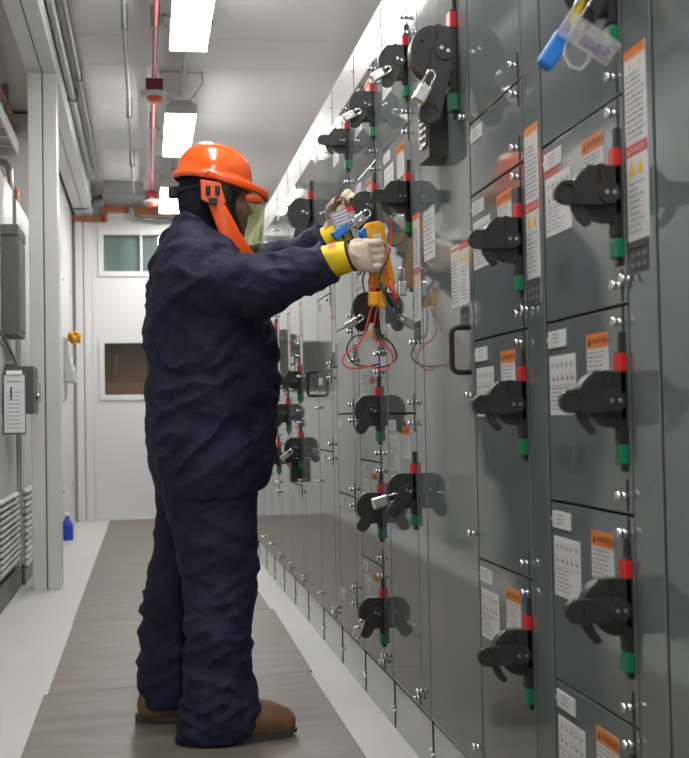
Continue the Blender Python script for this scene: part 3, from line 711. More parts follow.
# pipes and fittings above the cabinets at the left
pipe('copper_pipe', 'copper pipe running high above the louvred cabinet', 'pipe', [(-1.70, 3.0, 3.22), (-1.70, 9.39, 3.22)], 0.016, 'copper', [(-1.70, y, 3.22) for y in (7.0, 8.6)])
b = MB(); b.box(-1.90, -1.885, 3.0, 9.38, 3.02, 3.12, 0); b.box(-1.705, -1.690, 3.0, 9.38, 3.02, 3.12, 0)
for i in range(21): b.box(-1.885, -1.705, 3.1 + 0.3*i, 3.14 + 0.3*i, 3.03, 3.06, 0)
for i in range(4):
    for x in (-1.893, -1.76): b.box(x - 0.006, x + 0.006, 3.5 + 1.6*i, 3.512 + 1.6*i, 3.10, ZC - 0.001, 0)
tag(b.build('cable_ladder', ['post']), 'pale cable ladder hung under the copper pipe', 'cable ladder')
for i, (y, z, m, lab) in enumerate([(8.15, 2.66, 'copper', 'brown pipe elbow lowest above the louvred cabinet'), (8.55, 2.80, 'conduit', 'steel pipe elbow between two brown ones'), (8.95, 2.72, 'copper', 'brown pipe elbow close to the post'), (9.25, 2.50, 'orangefit', 'orange pipe elbow rising from the narrow cabinet')]):
    f = thing('pipe_elbow', lab, 'pipe', (-1.95, y, z), 'pipe elbows above the cabinets')
    q = [(-0.19, 0, 0), (0.20, 0, 0), (0.25, 0, -0.012), (0.28, 0, -0.05), (0.285, 0, 2.43 - z)]
    MB().tube(q, 0.024, 12).build('pipe_bend', [m], f)
    MB().cyl((0.10, 0, 0), (0.15, 0, 0), 0.036, 14).build('union_nut', ['steel' if i == 1 else m], f)

# ------------------------------------------------------------------ organic shapes from smooth distance fields
def vnoise(x, y, z, seed=0):
    xi, yi, zi = np.floor(x).astype(np.int64), np.floor(y).astype(np.int64), np.floor(z).astype(np.int64)
    xf, yf, zf = x - xi, y - yi, z - zi
    xf, yf, zf = (t*t*(3 - 2*t) for t in (xf, yf, zf))
    def hsh(a, b, c):
        n = (a*374761393 + b*668265263 + c*2147483647 + seed*974711) & 0x7fffffff
        n = ((n ^ (n >> 13)) * 1274126177) & 0x7fffffff
        return ((n ^ (n >> 16)) & 0xffff) / 65535.0
    r = 0
    for a in (0, 1):
        for b_ in (0, 1):
            for c in (0, 1):
                r = r + hsh(xi+a, yi+b_, zi+c) * (xf if a else 1-xf) * (yf if b_ else 1-yf) * (zf if c else 1-zf)
    return r
class Field:
    def __init__(s, lo, hi, h):
        s.lo, s.h = np.array(lo, float), h
        s.n = np.ceil((np.array(hi) - s.lo) / h).astype(int) + 1
        g = [s.lo[i] + h*np.arange(s.n[i]) for i in range(3)]
        s.g = g; s.D = np.full(s.n, 0.5, np.float64)
    def win(s, lo, hi):
        a = np.clip(np.floor((np.array(lo) - s.lo)/s.h).astype(int), 0, s.n); b = np.clip(np.ceil((np.array(hi) - s.lo)/s.h).astype(int) + 1, 0, s.n)
        sl = tuple(slice(a[i], b[i]) for i in range(3))
        X, Y, Z = np.meshgrid(*[s.g[i][sl[i]] for i in range(3)], indexing='ij')
        return sl, X, Y, Z
    def blend(s, sl, d, k):
        o = s.D[sl]
        if k > 0:
            q = np.clip(0.5 + 0.5*(o - d)/k, 0, 1); s.D[sl] = o*(1-q) + d*q - k*q*(1-q)
        else: s.D[sl] = np.minimum(o, d)
    def cone(s, a, b, ra, rb, k=0.02, sub=False):
        a, b = np.array(a, float), np.array(b, float); m = max(ra, rb) + 0.06 + k
        sl, X, Y, Z = s.win(np.minimum(a, b) - m, np.maximum(a, b) + m)
        ab = b - a; L = max(ab @ ab, 1e-9)
        t = np.clip(((X-a[0])*ab[0] + (Y-a[1])*ab[1] + (Z-a[2])*ab[2])/L, 0, 1)
        d = np.sqrt((X-a[0]-t*ab[0])**2 + (Y-a[1]-t*ab[1])**2 + (Z-a[2]-t*ab[2])**2) - (ra + t*(rb - ra))
        if sub: s.D[sl] = np.maximum(s.D[sl], -d)
        else: s.blend(sl, d, k)
        return s
    def chain(s, pts, rs, k=0.02):
        for i in range(len(pts)-1): s.cone(pts[i], pts[i+1], rs[i], rs[i+1], k)
        return s
    def ell(s, c, r, k=0.02, sub=False, tilt=0.0):
        c, r = np.array(c, float), np.array(r, float); m = r.max() + 0.06 + k
        sl, X, Y, Z = s.win(c - m, c + m); X = X-c[0]; Y = Y-c[1]; Z = Z-c[2]
        if tilt: X, Z = X*math.cos(tilt) - Z*math.sin(tilt), X*math.sin(tilt) + Z*math.cos(tilt)
        k0 = np.sqrt((X/r[0])**2 + (Y/r[1])**2 + (Z/r[2])**2); k1 = np.sqrt((X/r[0]**2)**2 + (Y/r[1]**2)**2 + (Z/r[2]**2)**2) + 1e-9
        d = k0*(k0 - 1)/k1
        if sub: s.D[sl] = np.maximum(s.D[sl], -d)
        else: s.blend(sl, d, k)
        return s
    def loft(s, rows, k=0.03, e=2.4, grow=0.0):
        """rows (bottom to top): z, x_back, x_front, half_width, y_centre"""
        R = np.array(rows, float); lo = (R[:,1].min()-0.1, (R[:,4]-R[:,3]).min()-0.1, R[0,0]-0.1); hi = (R[:,2].max()+0.1, (R[:,4]+R[:,3]).max()+0.1, R[-1,0]+0.1)
        sl, X, Y, Z = s.win(lo, hi); z = s.g[2][sl[2]]
        I = lambda c: np.interp(z, R[:,0], R[:,c])[None, None, :]
        cx = (I(1) + I(2))/2; rx = (I(2) - I(1))/2 + grow; ry = I(3) + grow
        q = (np.abs((X-cx)/rx)**e + np.abs((Y-I(4))/ry)**e)**(1/e)
        d = (q - 1)*np.minimum(rx, ry)
        d = np.maximum(d, np.maximum(R[0,0] - grow - Z, Z - R[-1,0] - grow))
        s.blend(sl, d, k); return s
    def cut(s, fn, lo=None, hi=None):
        sl, X, Y, Z = s.win(s.lo if lo is None else lo, s.lo + s.h*s.n if hi is None else hi)
        s.D[sl] = np.maximum(s.D[sl], fn(X, Y, Z)); return s
    def wrinkle(s, fn):
        sl, X, Y, Z = s.win(s.lo, s.lo + s.h*s.n); s.D += fn(X, Y, Z); return s
    def mesh(s, name, mats, smooth=2):
        D = s.D; n = D.shape; S = D < 0
        C = [(a, b, c) for a in (0, 1) for b in (0, 1) for c in (0, 1)]
        cor = lambda A, o: A[o[0]:n[0]-1+o[0], o[1]:n[1]-1+o[1], o[2]:n[2]-1+o[2]]
        cnt = sum(cor(S, o).astype(int) for o in C); mask = (cnt > 0) & (cnt < 8)
        idx = np.argwhere(mask); i, j, k = idx.T
        acc = np.zeros((len(idx), 3)); num = np.zeros(len(idx))
        for o in C:
            for ax in range(3):
                if o[ax] == 0:
                    p = list(o); p[ax] = 1
                    da = D[i+o[0], j+o[1], k+o[2]]; db = D[i+p[0], j+p[1], k+p[2]]
                    m = (da < 0) != (db < 0); t = np.where(m, da/np.where(m, da - db, 1), 0)
                    pos = np.array(o, float)[None, :].repeat(len(idx), 0); pos[:, ax] = t
                    acc += pos*m[:, None]; num += m
        V = s.lo + s.h*(idx + acc/num[:, None])
        ids = np.full(mask.shape, -1); ids[i, j, k] = np.arange(len(idx))
        F = []
        for ax in range(3):
            b, c = (ax+1) % 3, (ax+2) % 3
            A0 = np.take(S, range(0, n[ax]-1), ax); A1 = np.take(S, range(1, n[ax]), ax)
            e = np.argwhere(A0 != A1)
            e = e[(e[:, b] > 0) & (e[:, c] > 0) & (e[:, b] < n[b]-1) & (e[:, c] < n[c]-1)]
            ins = S[e[:, 0], e[:, 1], e[:, 2]]
            def off(db, dc):
                q = e.copy(); q[:, b] += db; q[:, c] += dc; return ids[q[:, 0], q[:, 1], q[:, 2]]
            Q = np.stack([off(-1, -1), off(0, -1), off(0, 0), off(-1, 0)], 1)
            Q[~ins] = Q[~ins][:, ::-1]; F.append(Q)
        F = np.concatenate(F)
        for it in range(smooth):
            a = np.zeros_like(V); w = np.zeros(len(V))
            for q in range(4):
                np.add.at(a, F[:, q], V[F[:, (q+1) % 4]]); np.add.at(w, F[:, q], 1)
                np.add.at(a, F[:, q], V[F[:, (q+3) % 4]]); np.add.at(w, F[:, q], 1)
            V = 0.5*V + 0.5*a/np.maximum(w, 1)[:, None]
        me = bpy.data.meshes.new(name); me.from_pydata(V.tolist(), [], F.tolist())
        me.polygons.foreach_set('use_smooth', np.ones(len(F), bool)); me.update()
        for m in mats: me.materials.append(M[m])
        return me

# ------------------------------------------------------------------ the worker
worker = thing('person', 'worker in navy coverall, orange helmet with face shield and yellow cuffed gloves, testing the switchgear', 'person', (-0.6, 4.05, 0.0))
WO = Vector((-0.6, 4.05, 0.0))
def wchild(name, me, parent=None):
    """mesh given in world coordinates -> child of the worker (or of one of the worker's parts, all of which sit at the worker's origin)"""
    if parent is None: me.transform(Matrix.Translation(-WO)); return child(name, me, worker)
    me.transform(Matrix.Translation(-WO)); return child(name, me, parent)

SHN, ELN, WRN = (-0.590, 3.850, 1.432), (-0.420, 3.710, 1.412), (-0.215, 3.618, 1.472)
SHF, ELF, WRF = (-0.575, 4.225, 1.465), (-0.370, 4.270, 1.515), (-0.140, 4.125, 1.612)
def unit(v): v = np.array(v, float); return v/np.linalg.norm(v)
def hand_chains(side):
    """finger joint chains for the two gripping hands, with radii (bare hand)"""
    if side == 'near':
        W = np.array(WRN) + (0.030, -0.004, 0.006); d = unit((1, -0.14, 0.10)); u = unit((-0.10, 0.10, 1)); n = unit(np.cross(u, d)); n = n if n[1] > 0 else -n
        K = [W + 0.078*d + o*u for o in (0.036, 0.012, -0.012, -0.035)]
        L = [(0.040, 0.026, 0.020), (0.044, 0.029, 0.021), (0.041, 0.027, 0.020), (0.032, 0.020, 0.017)]
        dirs = [(0.95*d + 0.18*n, 0.35*d + n, -0.9*d + 0.10*n), (0.95*d + 0.22*n, 0.3*d + n, -0.9*d + 0.06*n), (0.95*d + 0.26*n, 0.2*d + n, -0.9*d + 0.02*n), (0.9*d + 0.30*n, 0.1*d + n, -0.9*d)]
        T = [W + 0.020*d + 0.026*u + 0.010*n, W + 0.050*d + 0.046*u + 0.022*n, W + 0.080*d + 0.046*u + 0.030*n, W + 0.104*d + 0.038*u + 0.032*n]
    else:
        W = np.array(WRF) + (0.012, -0.010, 0.036); d = unit((0.58, -0.26, 0.77)); u = unit((-0.80, 0.05, 0.58)); n = unit(np.cross(d, u)); n = n if n[1] < 0 else -n
        K = [W + 0.078*d + o*u for o in (0.036, 0.012, -0.012, -0.035)]
        L = [(0.040, 0.026, 0.022), (0.044, 0.029, 0.022), (0.041, 0.027, 0.021), (0.032, 0.020, 0.018)]
        dirs = [(0.95*d + 0.25*n, 0.35*d + n, -0.55*d + 0.85*n), (0.92*d + 0.35*n, 0.3*d + n, -0.6*d + 0.8*n), (0.9*d + 0.4*n, 0.2*d + n, -0.6*d + 0.8*n), (0.85*d + 0.45*n, 0.15*d + n, -0.65*d + 0.75*n)]
        T = [W + 0.022*d + 0.026*u + 0.012*n, W + 0.050*d + 0.050*u + 0.036*n, W + 0.078*d + 0.050*u + 0.066*n, W + 0.096*d + 0.040*u + 0.086*n]
    ch = []
    for k, l, dd in zip(K, L, dirs):
        p = [k]
        for a, b in zip(l, dd): p.append(p[-1] + a*unit(b))
        ch.append((p, (0.0105, 0.0098, 0.0090, 0.0080)))
    ch.append((T, (0.013, 0.011, 0.0095, 0.0082)))
    return W, d, u, n, K, ch
def add_hand(F, side, grow, k=0.008):
    W, d, u, n, K, ch = hand_chains(side)
    for o, r in ((0.026, 0.0125), (0.009, 0.0135), (-0.009, 0.0135), (-0.025, 0.0115)):
        F.cone(W - 0.01*d + o*0.6*u, W + 0.076*d + o*1.15*u, r + grow, r*0.92 + grow, 0.014)
    F.cone(W + 0.01*d + 0.018*u + 0.006*n, W + 0.045*d + 0.030*u + 0.016*n, 0.015 + grow, 0.013 + grow, 0.012)
    for p, r in ch: F.chain(p, [q + grow for q in r], k)

# body: one continuous figure (mostly under the clothes)
B = Field((-0.92, 3.50, -0.005), (0.03, 4.45, 1.90), 0.0075)
B.loft([(0.86, -0.70, -0.43, 0.17, 4.04), (0.98, -0.715, -0.41, 0.185, 4.04), (1.10, -0.71, -0.40, 0.19, 4.04), (1.25, -0.715, -0.41, 0.195, 4.04), (1.40, -0.71, -0.43, 0.20, 4.035), (1.50, -0.69, -0.46, 0.17, 4.035), (1.57, -0.65, -0.50, 0.09, 4.03)], 0.03)
for a, b, c in ((SHN, ELN, WRN), (SHF, ELF, WRF)): B.chain([a, b, c], [0.062, 0.048, 0.030], 0.03)
B.chain([(-0.60, 3.94, 0.86), (-0.565, 3.92, 0.50), (-0.60, 3.855, 0.09)], [0.105, 0.066, 0.040], 0.03)
B.chain([(-0.60, 4.14, 0.86), (-0.66, 4.18, 0.50), (-0.745, 4.18, 0.11)], [0.105, 0.066, 0.045], 0.03)
B.chain([(-0.612, 3.83, 0.058), (-0.43, 3.855, 0.050)], [0.042, 0.034], 0.03); B.chain([(-0.755, 4.15, 0.06), (-0.58, 4.13, 0.050)], [0.042, 0.034], 0.03)
B.chain([(-0.585, 4.03, 1.50), (-0.560, 4.03, 1.66)], [0.065, 0.056], 0.03)
tl = 0.16
B.ell((-0.548, 4.03, 1.752), (0.104, 0.077, 0.112), 0.02); B.ell((-0.495, 4.03, 1.680), (0.062, 0.062, 0.085), 0.03, tilt=-0.15)
B.cone((-0.432, 4.03, 1.715), (-0.422, 4.03, 1.690), 0.007, 0.011, 0.012)              # nose
B.cone((-0.440, 4.012, 1.685), (-0.440, 4.048, 1.685), 0.008, 0.008, 0.010)            # nostril wings
B.cone((-0.450, 4.00, 1.745), (-0.450, 4.06, 1.745), 0.012, 0.012, 0.015)              # brow
B.cone((-0.446, 4.018, 1.655), (-0.446, 4.042, 1.655), 0.0085, 0.0085, 0.006)          # lips
B.cone((-0.449, 4.018, 1.643), (-0.449, 4.042, 1.643), 0.0085, 0.0085, 0.006)
B.cone((-0.455, 4.015, 1.615), (-0.455, 4.045, 1.615), 0.013, 0.013, 0.014)            # chin
for sy in (-1, 1):
    B.ell((-0.447, 4.03 + sy*0.031, 1.724), (0.013, 0.016, 0.011), 0.004, sub=True)     # eye sockets
    B.ell((-0.459, 4.03 + sy*0.031, 1.724), (0.012, 0.0125, 0.011), 0.002)              # eyeballs
    B.ell((-0.475, 4.03 + sy*0.040, 1.690), (0.028, 0.024, 0.024), 0.015)               # cheeks
    B.ell((-0.555, 4.03 + sy*0.080, 1.712), (0.018, 0.008, 0.030), 0.006)               # ears
for sd in ('near', 'far'): add_hand(B, sd, 0.0)
bm_ = B.mesh('person_body', ['skin'], 1); wchild('body', bm_)
# knit hood over head and neck, face left open
Hd = Field((-0.72, 3.90, 1.48), (-0.40, 4.16, 1.92), 0.007)
Hd.ell((-0.548, 4.03, 1.752), (0.112, 0.085, 0.118), 0.02); Hd.ell((-0.50, 4.03, 1.678), (0.070, 0.072, 0.090), 0.03, tilt=-0.15)
Hd.chain([(-0.590, 4.03, 1.50), (-0.575, 4.03, 1.70)], [0.085, 0.074], 0.04)
Hd.ell((-0.405, 4.03, 1.695), (0.098, 0.090, 0.074), 0.0, sub=True)
Hd.wrinkle(lambda X, Y, Z: 0.007*(np.abs(np.sin(60*Z + 22*(X+0.55) + 3*vnoise(X*12, Y*12, Z*12, 4))) - 0.5)*np.clip((1.72 - Z)*8, 0, 1))
wchild('hood', Hd.mesh('hood', ['hood'], 1))

# jacket
J = Field((-0.86, 3.46, 0.70), (-0.08, 4.44, 1.74), 0.0085)
J.loft([(0.745, -0.738, -0.40, 0.225, 4.035), (0.80, -0.752, -0.380, 0.240, 4.035), (0.876, -0.763, -0.372, 0.248, 4.035), (0.974, -0.774, -0.362, 0.25, 4.035), (1.07, -0.770, -0.352, 0.25, 4.035),
        (1.15, -0.752, -0.348, 0.245, 4.035), (1.27, -0.767, -0.352, 0.240, 4.035), (1.40, -0.768, -0.385, 0.240, 4.035), (1.48, -0.757, -0.41, 0.225, 4.035), (1.55, -0.735, -0.445, 0.185, 4.035), (1.60, -0.712, -0.48, 0.135, 4.03),
        (1.640, -0.682, -0.492, 0.100, 4.03), (1.685, -0.655, -0.505, 0.088, 4.03)], 0.0, 2.25)
J.chain([SHN, ELN, WRN], [0.095, 0.077, 0.059], 0.05); J.chain([SHF, ELF, WRF], [0.102, 0.082, 0.058], 0.05)
J.chain([(-0.60, 3.88, 1.475), (-0.60, 4.20, 1.485)], [0.080, 0.083], 0.06)
# slightly angled hem, collar opening
J.cut(lambda X, Y, Z: (0.757 + 0.55*np.clip(X + 0.50, 0, 1)**1.3 + 0.10*np.clip(-0.70 - X, 0, 1)*2) - Z)
J.cut(lambda X, Y, Z: Z - (1.668 - 0.60*(X + 0.655)), (-0.75, 3.90, 1.50), (-0.40, 4.16, 1.74))
J.cut(lambda X, Y, Z: -(np.sqrt(((X + 0.575)/0.074)**2 + ((Y - 4.03)/0.080)**2) - 1)*0.07 - 10*np.clip(1.55 - Z, 0, 1), (-0.7, 3.9, 1.5), (-0.45, 4.16, 1.74))
def ridge(n, p=2.2): return (1 - np.abs(2*n - 1))**p
def jw(X, Y, Z):
    arm = np.clip((X + 0.58)*6, 0, 1)*np.clip((Z - 1.27)*10, 0, 1)
    w = vnoise(X*5, Y*5, Z*5, 3)
    f1 = ridge(vnoise(X*7 + 3*w, Y*5, Z*13 - 9*X + 2*w, 1)); f3 = ridge(vnoise(X*9 - 5*Z, Y*6, Z*16 + 7*X + 3*w, 7))
    f2 = ridge(vnoise(X*17 + 8*Z + 2*w, Y*6, Z*8, 2)); f4 = ridge(vnoise(X*9 + 2*w, Y*7, Z*26 + 6*X, 9))
    fine = vnoise(X*34, Y*34, Z*46, 5) - 0.5; big = vnoise(X*5, Y*5, Z*7, 8) - 0.5
    hemf = np.clip((Z - 0.76)*8, 0.15, 1)
    seam = np.exp(-((X + 0.585 + 0.02*np.sin(9*Z))/0.006)**2)*np.clip((1.30 - Z)*20, 0, 1)
    return (1-arm)*hemf*(0.008 - 0.019*f1 - 0.013*f3) + arm*(0.008 - 0.015*f2 - 0.013*f4) + 0.003*fine + 0.012*big - 0.003*seam
J.wrinkle(jw)
# cuffs end square to the forearm
for w_, e_ in ((WRN, ELN), (WRF, ELF)):
    dv = unit(np.array(w_) - np.array(e_)); nv = unit(dv + np.array((0, 0, 0.22))); pw = np.array(w_) - 0.004*dv
    J.cut(lambda X, Y, Z, nv=nv, pw=pw: ((X-pw[0])*nv[0] + (Y-pw[1])*nv[1] + (Z-pw[2])*nv[2]), pw - 0.13, pw + 0.13)
jk = wchild('jacket', J.mesh('jacket', ['navy'], 1))
# trousers
T = Field((-0.94, 3.68, 0.005), (-0.36, 4.40, 0.88), 0.0085)
T.loft([(0.012, -0.696, -0.47, 0.098, 3.845), (0.045, -0.694, -0.432, 0.106, 3.85), (0.10, -0.672, -0.430, 0.104, 3.86), (0.15, -0.652, -0.452, 0.100, 3.87), (0.22, -0.656, -0.464, 0.100, 3.88), (0.29, -0.652, -0.462, 0.102, 3.89), (0.345, -0.650, -0.468, 0.102, 3.895), (0.40, -0.655, -0.448, 0.108, 3.91), (0.47, -0.662, -0.428, 0.113, 3.93),
        (0.60, -0.686, -0.428, 0.120, 3.935), (0.70, -0.710, -0.432, 0.125, 3.94), (0.86, -0.735, -0.415, 0.13, 3.95)], 0.0, 2.2)
T.loft([(0.045, -0.800, -0.615, 0.085, 4.165), (0.085, -0.802, -0.612, 0.090, 4.165), (0.095, -0.815, -0.608, 0.100, 4.17), (0.14, -0.813, -0.604, 0.104, 4.175), (0.26, -0.800, -0.592, 0.102, 4.20), (0.40, -0.792, -0.565, 0.106, 4.19), (0.53, -0.767, -0.525, 0.112, 4.175), (0.70, -0.745, -0.46, 0.125, 4.15), (0.86, -0.738, -0.42, 0.13, 4.13)], 0.02, 2.2)
def tw(X, Y, Z):
    w = vnoise(X*6, Y*6, Z*6, 11)
    low = np.clip((0.80 - Z)*2.2, 0.35, 1)*np.clip(Z*9, 0.45, 1)
    r1 = ridge(vnoise(X*6 + 2*w, Y*5, Z*17 + 9*X + 2*w, 12)); r2 = ridge(vnoise(X*7 - 2*w, Y*6, Z*21 - 10*X, 13))
    flap = np.clip((0.045 - np.abs(X + 0.545))*400, 0, 1)*np.clip((0.33 - Z)*400, 0, 1)*(Y < 3.93)
    return low*(0.008 - 0.018*r1 - 0.014*r2) + 0.003*(vnoise(X*36, Y*36, Z*46, 14) - 0.5) + 0.010*(vnoise(X*7, Y*7, Z*9, 15) - 0.5) - 0.004*flap
T.wrinkle(tw)
T.cut(lambda X, Y, Z: np.where(Y < 4.07, np.maximum(0.012, 0.62*(X + 0.535)), 0.050) - Z)
tr = wchild('trousers', T.mesh('trousers', ['navy'], 1))
# stitched front and side seams, hem tapes, leg zip flap
# helmet
def dome(name, m, cx, cy, cz, a_f, a_b, by, h, tilt, rim):
    bm = bmesh.new(); NU, NV = 48, 18; rows = []
    for j in range(NV + 1):
        ph = PI/2 * j/NV; row = []
        for i in range(NU):
            th = 2*PI*i/NU; cx_, sx_ = math.cos(th), math.sin(th); a = a_f if cx_ > 0 else a_b
            cp = math.cos(ph)**0.84; sp = math.sin(ph)**0.95
            x = a*cx_*cp; y = by*sx_*cp; z = h*sp
            z += 0.008*math.exp(-(y/0.028)**2)*math.sin(ph)*(1 if ph > 0.35 else ph/0.35)      # crown ridge
            row.append(Vector((x, y, z)))
        rows.append(row)
    ring = []
    for i in range(NU):                               # turned-out rim, deeper over the nape
        th = 2*PI*i/NU; c_, s_ = math.cos(th), math.sin(th); a = (a_f if c_ > 0 else a_b) + rim; ring.append((Vector((a*c_, (by + rim)*s_, -0.006)), Vector((a*c_*1.004, (by + rim)*s_*1.004, -0.024)), Vector((a*c_*0.93, (by + rim)*s_*0.93, -0.024))))
    R = Matrix.Rotation(tilt, 4, 'Y')
    def V(p): return bm.verts.new(R @ p + Vector((cx, cy, cz)))
    vr = [[V(ring[i][2]) for i in range(NU)], [V(ring[i][1]) for i in range(NU)], [V(ring[i][0]) for i in range(NU)]] + [[V(p) for p in row] for row in rows[:-1]]
    top = V(rows[-1][0])
    for A, B_ in zip(vr, vr[1:]):
        for i in range(NU): bm.faces.new((A[i], A[(i+1) % NU], B_[(i+1) % NU], B_[i]))
    for i in range(NU): bm.faces.new((vr[-1][i], vr[-1][(i+1) % NU], top))
    bmesh.ops.recalc_face_normals(bm, faces=bm.faces)
    for f in bm.faces: f.smooth = True
    me = bpy.data.meshes.new(name); bm.to_mesh(me); bm.free(); me.materials.append(M[m]); return me
hm = wchild('helmet', dome('helmet', 'helmet', -0.545, 4.03, 1.803, 0.130, 0.124, 0.108, 0.110, 0.165, 0.010))
b = MB()
for sy in (-1, 1): b.box(-0.575, -0.545, 4.03 + sy*0.118 - 0.006, 4.03 + sy*0.118 + 0.006, 1.796, 1.803, 0, 0.002)
wchild('vent_clip', b.mesh('vent_clip', ['chrome']), hm)
b = MB(); b.box(-0.688, -0.655, 4.005, 4.055, 1.735, 1.770, 0, 0.006); b.cyl((-0.692, 4.03, 1.752), (-0.680, 4.03, 1.752), 0.018, 14)
b.tube([(-0.665 + 0.13*(1 - math.cos(math.radians(a))), 4.03 + 0.090*math.sin(math.radians(a)), 1.753 + 0.016*(1 - math.cos(math.radians(a)))) for a in range(-80, 81, 10)], 0.007, 6)
wchild('ratchet_strap', b.mesh('ratchet_strap', ['blacksoft']), hm)
# face shield: band, side lugs, visor, chin frame (curves round an ellipse in plan)
def lerp(x, xs, ys): return float(np.interp(x, xs, ys))
VC = (-0.514, 4.03)
def shp(th, z, gr=0.0):
    a = lerp(z, [1.50, 1.60, 1.66, 1.76], [0.118, 0.131, 0.138, 0.144]) + gr; bw = 0.128 + gr
    return Vector((VC[0] + a*math.cos(th), VC[1] + bw*math.sin(th), z))
def ztop(th): return lerp(math.cos(th), [-0.3, 0, 1], [1.782, 1.766, 1.729])
XS = [-0.30, 0.0, 0.36, 0.70, 1.0]
def zbot(th): return lerp(math.cos(th), XS, [1.712, 1.684, 1.594, 1.536, 1.522])
def zlow(th): return lerp(math.cos(th), [-0.50, -0.36, -0.17, 0.03, 0.50, 1.0], [1.712, 1.690, 1.604, 1.548, 1.510, 1.500])
def sheet(name, m, t0, t1, lo_, hi_, nth, nz, gr, thick):
    bm = bmesh.new(); G = [[], []]
    for s_, g in ((0, gr), (1, gr - thick)):
        for i in range(nth + 1):
            th = t0 + (t1 - t0)*i/nth; a, c_ = lo_(th), hi_(th)
            G[s_].append([bm.verts.new(shp(th, a + (c_ - a)*j/nz, g)) for j in range(nz + 1)])
    for s_ in (0, 1):
        for i in range(nth):
            for j in range(nz):
                q = (G[s_][i][j], G[s_][i+1][j], G[s_][i+1][j+1], G[s_][i][j+1]); bm.faces.new(q if s_ == 0 else q[::-1])
    for i in range(nth):
        bm.faces.new((G[0][i][0], G[1][i][0], G[1][i+1][0], G[0][i+1][0])); bm.faces.new((G[0][i][nz], G[0][i+1][nz], G[1][i+1][nz], G[1][i][nz]))
    for i in (0, nth):
        for j in range(nz): bm.faces.new((G[0][i][j], G[0][i][j+1], G[1][i][j+1], G[1][i][j]))
    bmesh.ops.recalc_face_normals(bm, faces=bm.faces)
    for f in bm.faces: f.smooth = len(f.verts) == 4 and f.calc_area() > 2e-5
    me = bpy.data.meshes.new(name); bm.to_mesh(me); bm.free(); me.materials.append(M[m]); return me
E1 = math.radians(112)
fs = wchild('face_shield', sheet('face_shield', 'visor', -E1*0.88, E1*0.88, zbot, ztop, 60, 10, 0.0, 0.002))
wchild('brow_band', sheet('brow_band', 'shieldorange', -E1, E1, lambda t: ztop(t) - 0.004, lambda t: ztop(t) + 0.021, 60, 3, 0.009, 0.012), fs)
wchild('chin_frame', sheet('chin_frame', 'shieldorange', -E1*0.99, E1*0.99, zlow, lambda t: zbot(t) + 0.006, 72, 4, 0.004, 0.008), fs)
for sy in (-1, 1):
    y = 4.03 + sy*0.126
    b = MB(); b.prism([(-0.592, 1.772), (-0.528, 1.764), (-0.512, 1.700), (-0.528, 1.680), (-0.552, 1.690), (-0.590, 1.708)], lambda u, v, d: (u, d, v), y - 0.006, y + 0.010, 0, 0.003)
    lug = wchild('side_lug', b.mesh('side_lug', ['shieldorange']), fs)
    b = MB()
    for x in (-0.568, -0.538): b.box(x - 0.008, x + 0.008, y + sy*0.010 - 0.006, y + sy*0.010 + 0.006, 1.722, 1.752, 0, 0.005)
    b.box(-0.566, -0.540, y + sy*0.010 - 0.007, y + sy*0.010 + 0.007, 1.690, 1.712, 0, 0.003)
    wchild('pivot_knob', b.mesh('pivot_knob', ['blacksoft']), fs)
# gloves
def glove(side, e_, w_):
    dv = unit(np.array(w_) - np.array(e_)); W = hand_chains(side)[0]
    G = Field(np.minimum(np.array(w_), W) - 0.10, np.maximum(np.array(w_), W) + 0.19, 0.0042)
    add_hand(G, side, 0.0040, 0.0035)
    G.cone(np.array(w_), W + 0.01*dv, 0.036, 0.034, 0.02)
    G.wrinkle(lambda X, Y, Z: -0.0035*ridge(vnoise(X*34, Y*34, Z*34, 21)))
    g = wchild('glove', G.mesh('glove', ['leather'], 1))
    C = Field(np.array(w_) - 0.17, np.array(w_) + 0.17, 0.005)
    p0, p1 = np.array(w_) - 0.055*dv, np.array(w_) + 0.062*dv
    C.cone(p0, p1, 0.056, 0.047, 0.0)
    C.cut(lambda X, Y, Z: np.maximum(((X-p1[0])*dv[0] + (Y-p1[1])*dv[1] + (Z-p1[2])*dv[2]), -((X-p0[0])*dv[0] + (Y-p0[1])*dv[1] + (Z-p0[2])*dv[2])))
    C.wrinkle(lambda X, Y, Z: 0.008*(vnoise(X*28, Y*28, Z*28, 23) - 0.5))
    c = wchild('glove_cuff', C.mesh('glove_cuff', ['yellowcuff'], 1), g)
    a = Vector(p1).to_tuple(); dvv = Vector(dv); o = dvv.orthogonal().normalized(); q = dvv.cross(o)
    b = MB(); b.tube([Vector(p1) + (o*math.cos(t) + q*math.sin(t))*0.047 for t in [2*PI*i/28 for i in range(28)]], 0.0045, 6, closed=True)
    mk = MB(); cc = Vector((np.array(w_) + 0.02*dv).tolist()); zz = (Vector((0, -0.55, 0.83)) - Vector(dv)*Vector((0, -0.55, 0.83)).dot(Vector(dv))).normalized(); sd = Vector(dv).cross(zz)
    for i in range(3):
        a0 = -0.42 + 0.28*i
        mk.quad([cc + Vector(dv)*(t - 0.012) + (zz*math.cos(q_) + sd*math.sin(q_))*(0.0545 - t*0.1) for t, q_ in ((0, a0), (0, a0 + 0.24), (0.024, a0 + 0.20), (0.024, a0 + 0.06))])
    wchild('cuff_mark', mk.mesh('cuff_mark', ['orange_ink']), g)
    wchild('cuff_trim', b.mesh('cuff_trim', ['cufftrim']), g)
glove('near', ELN, WRN); glove('far', ELF, WRF)
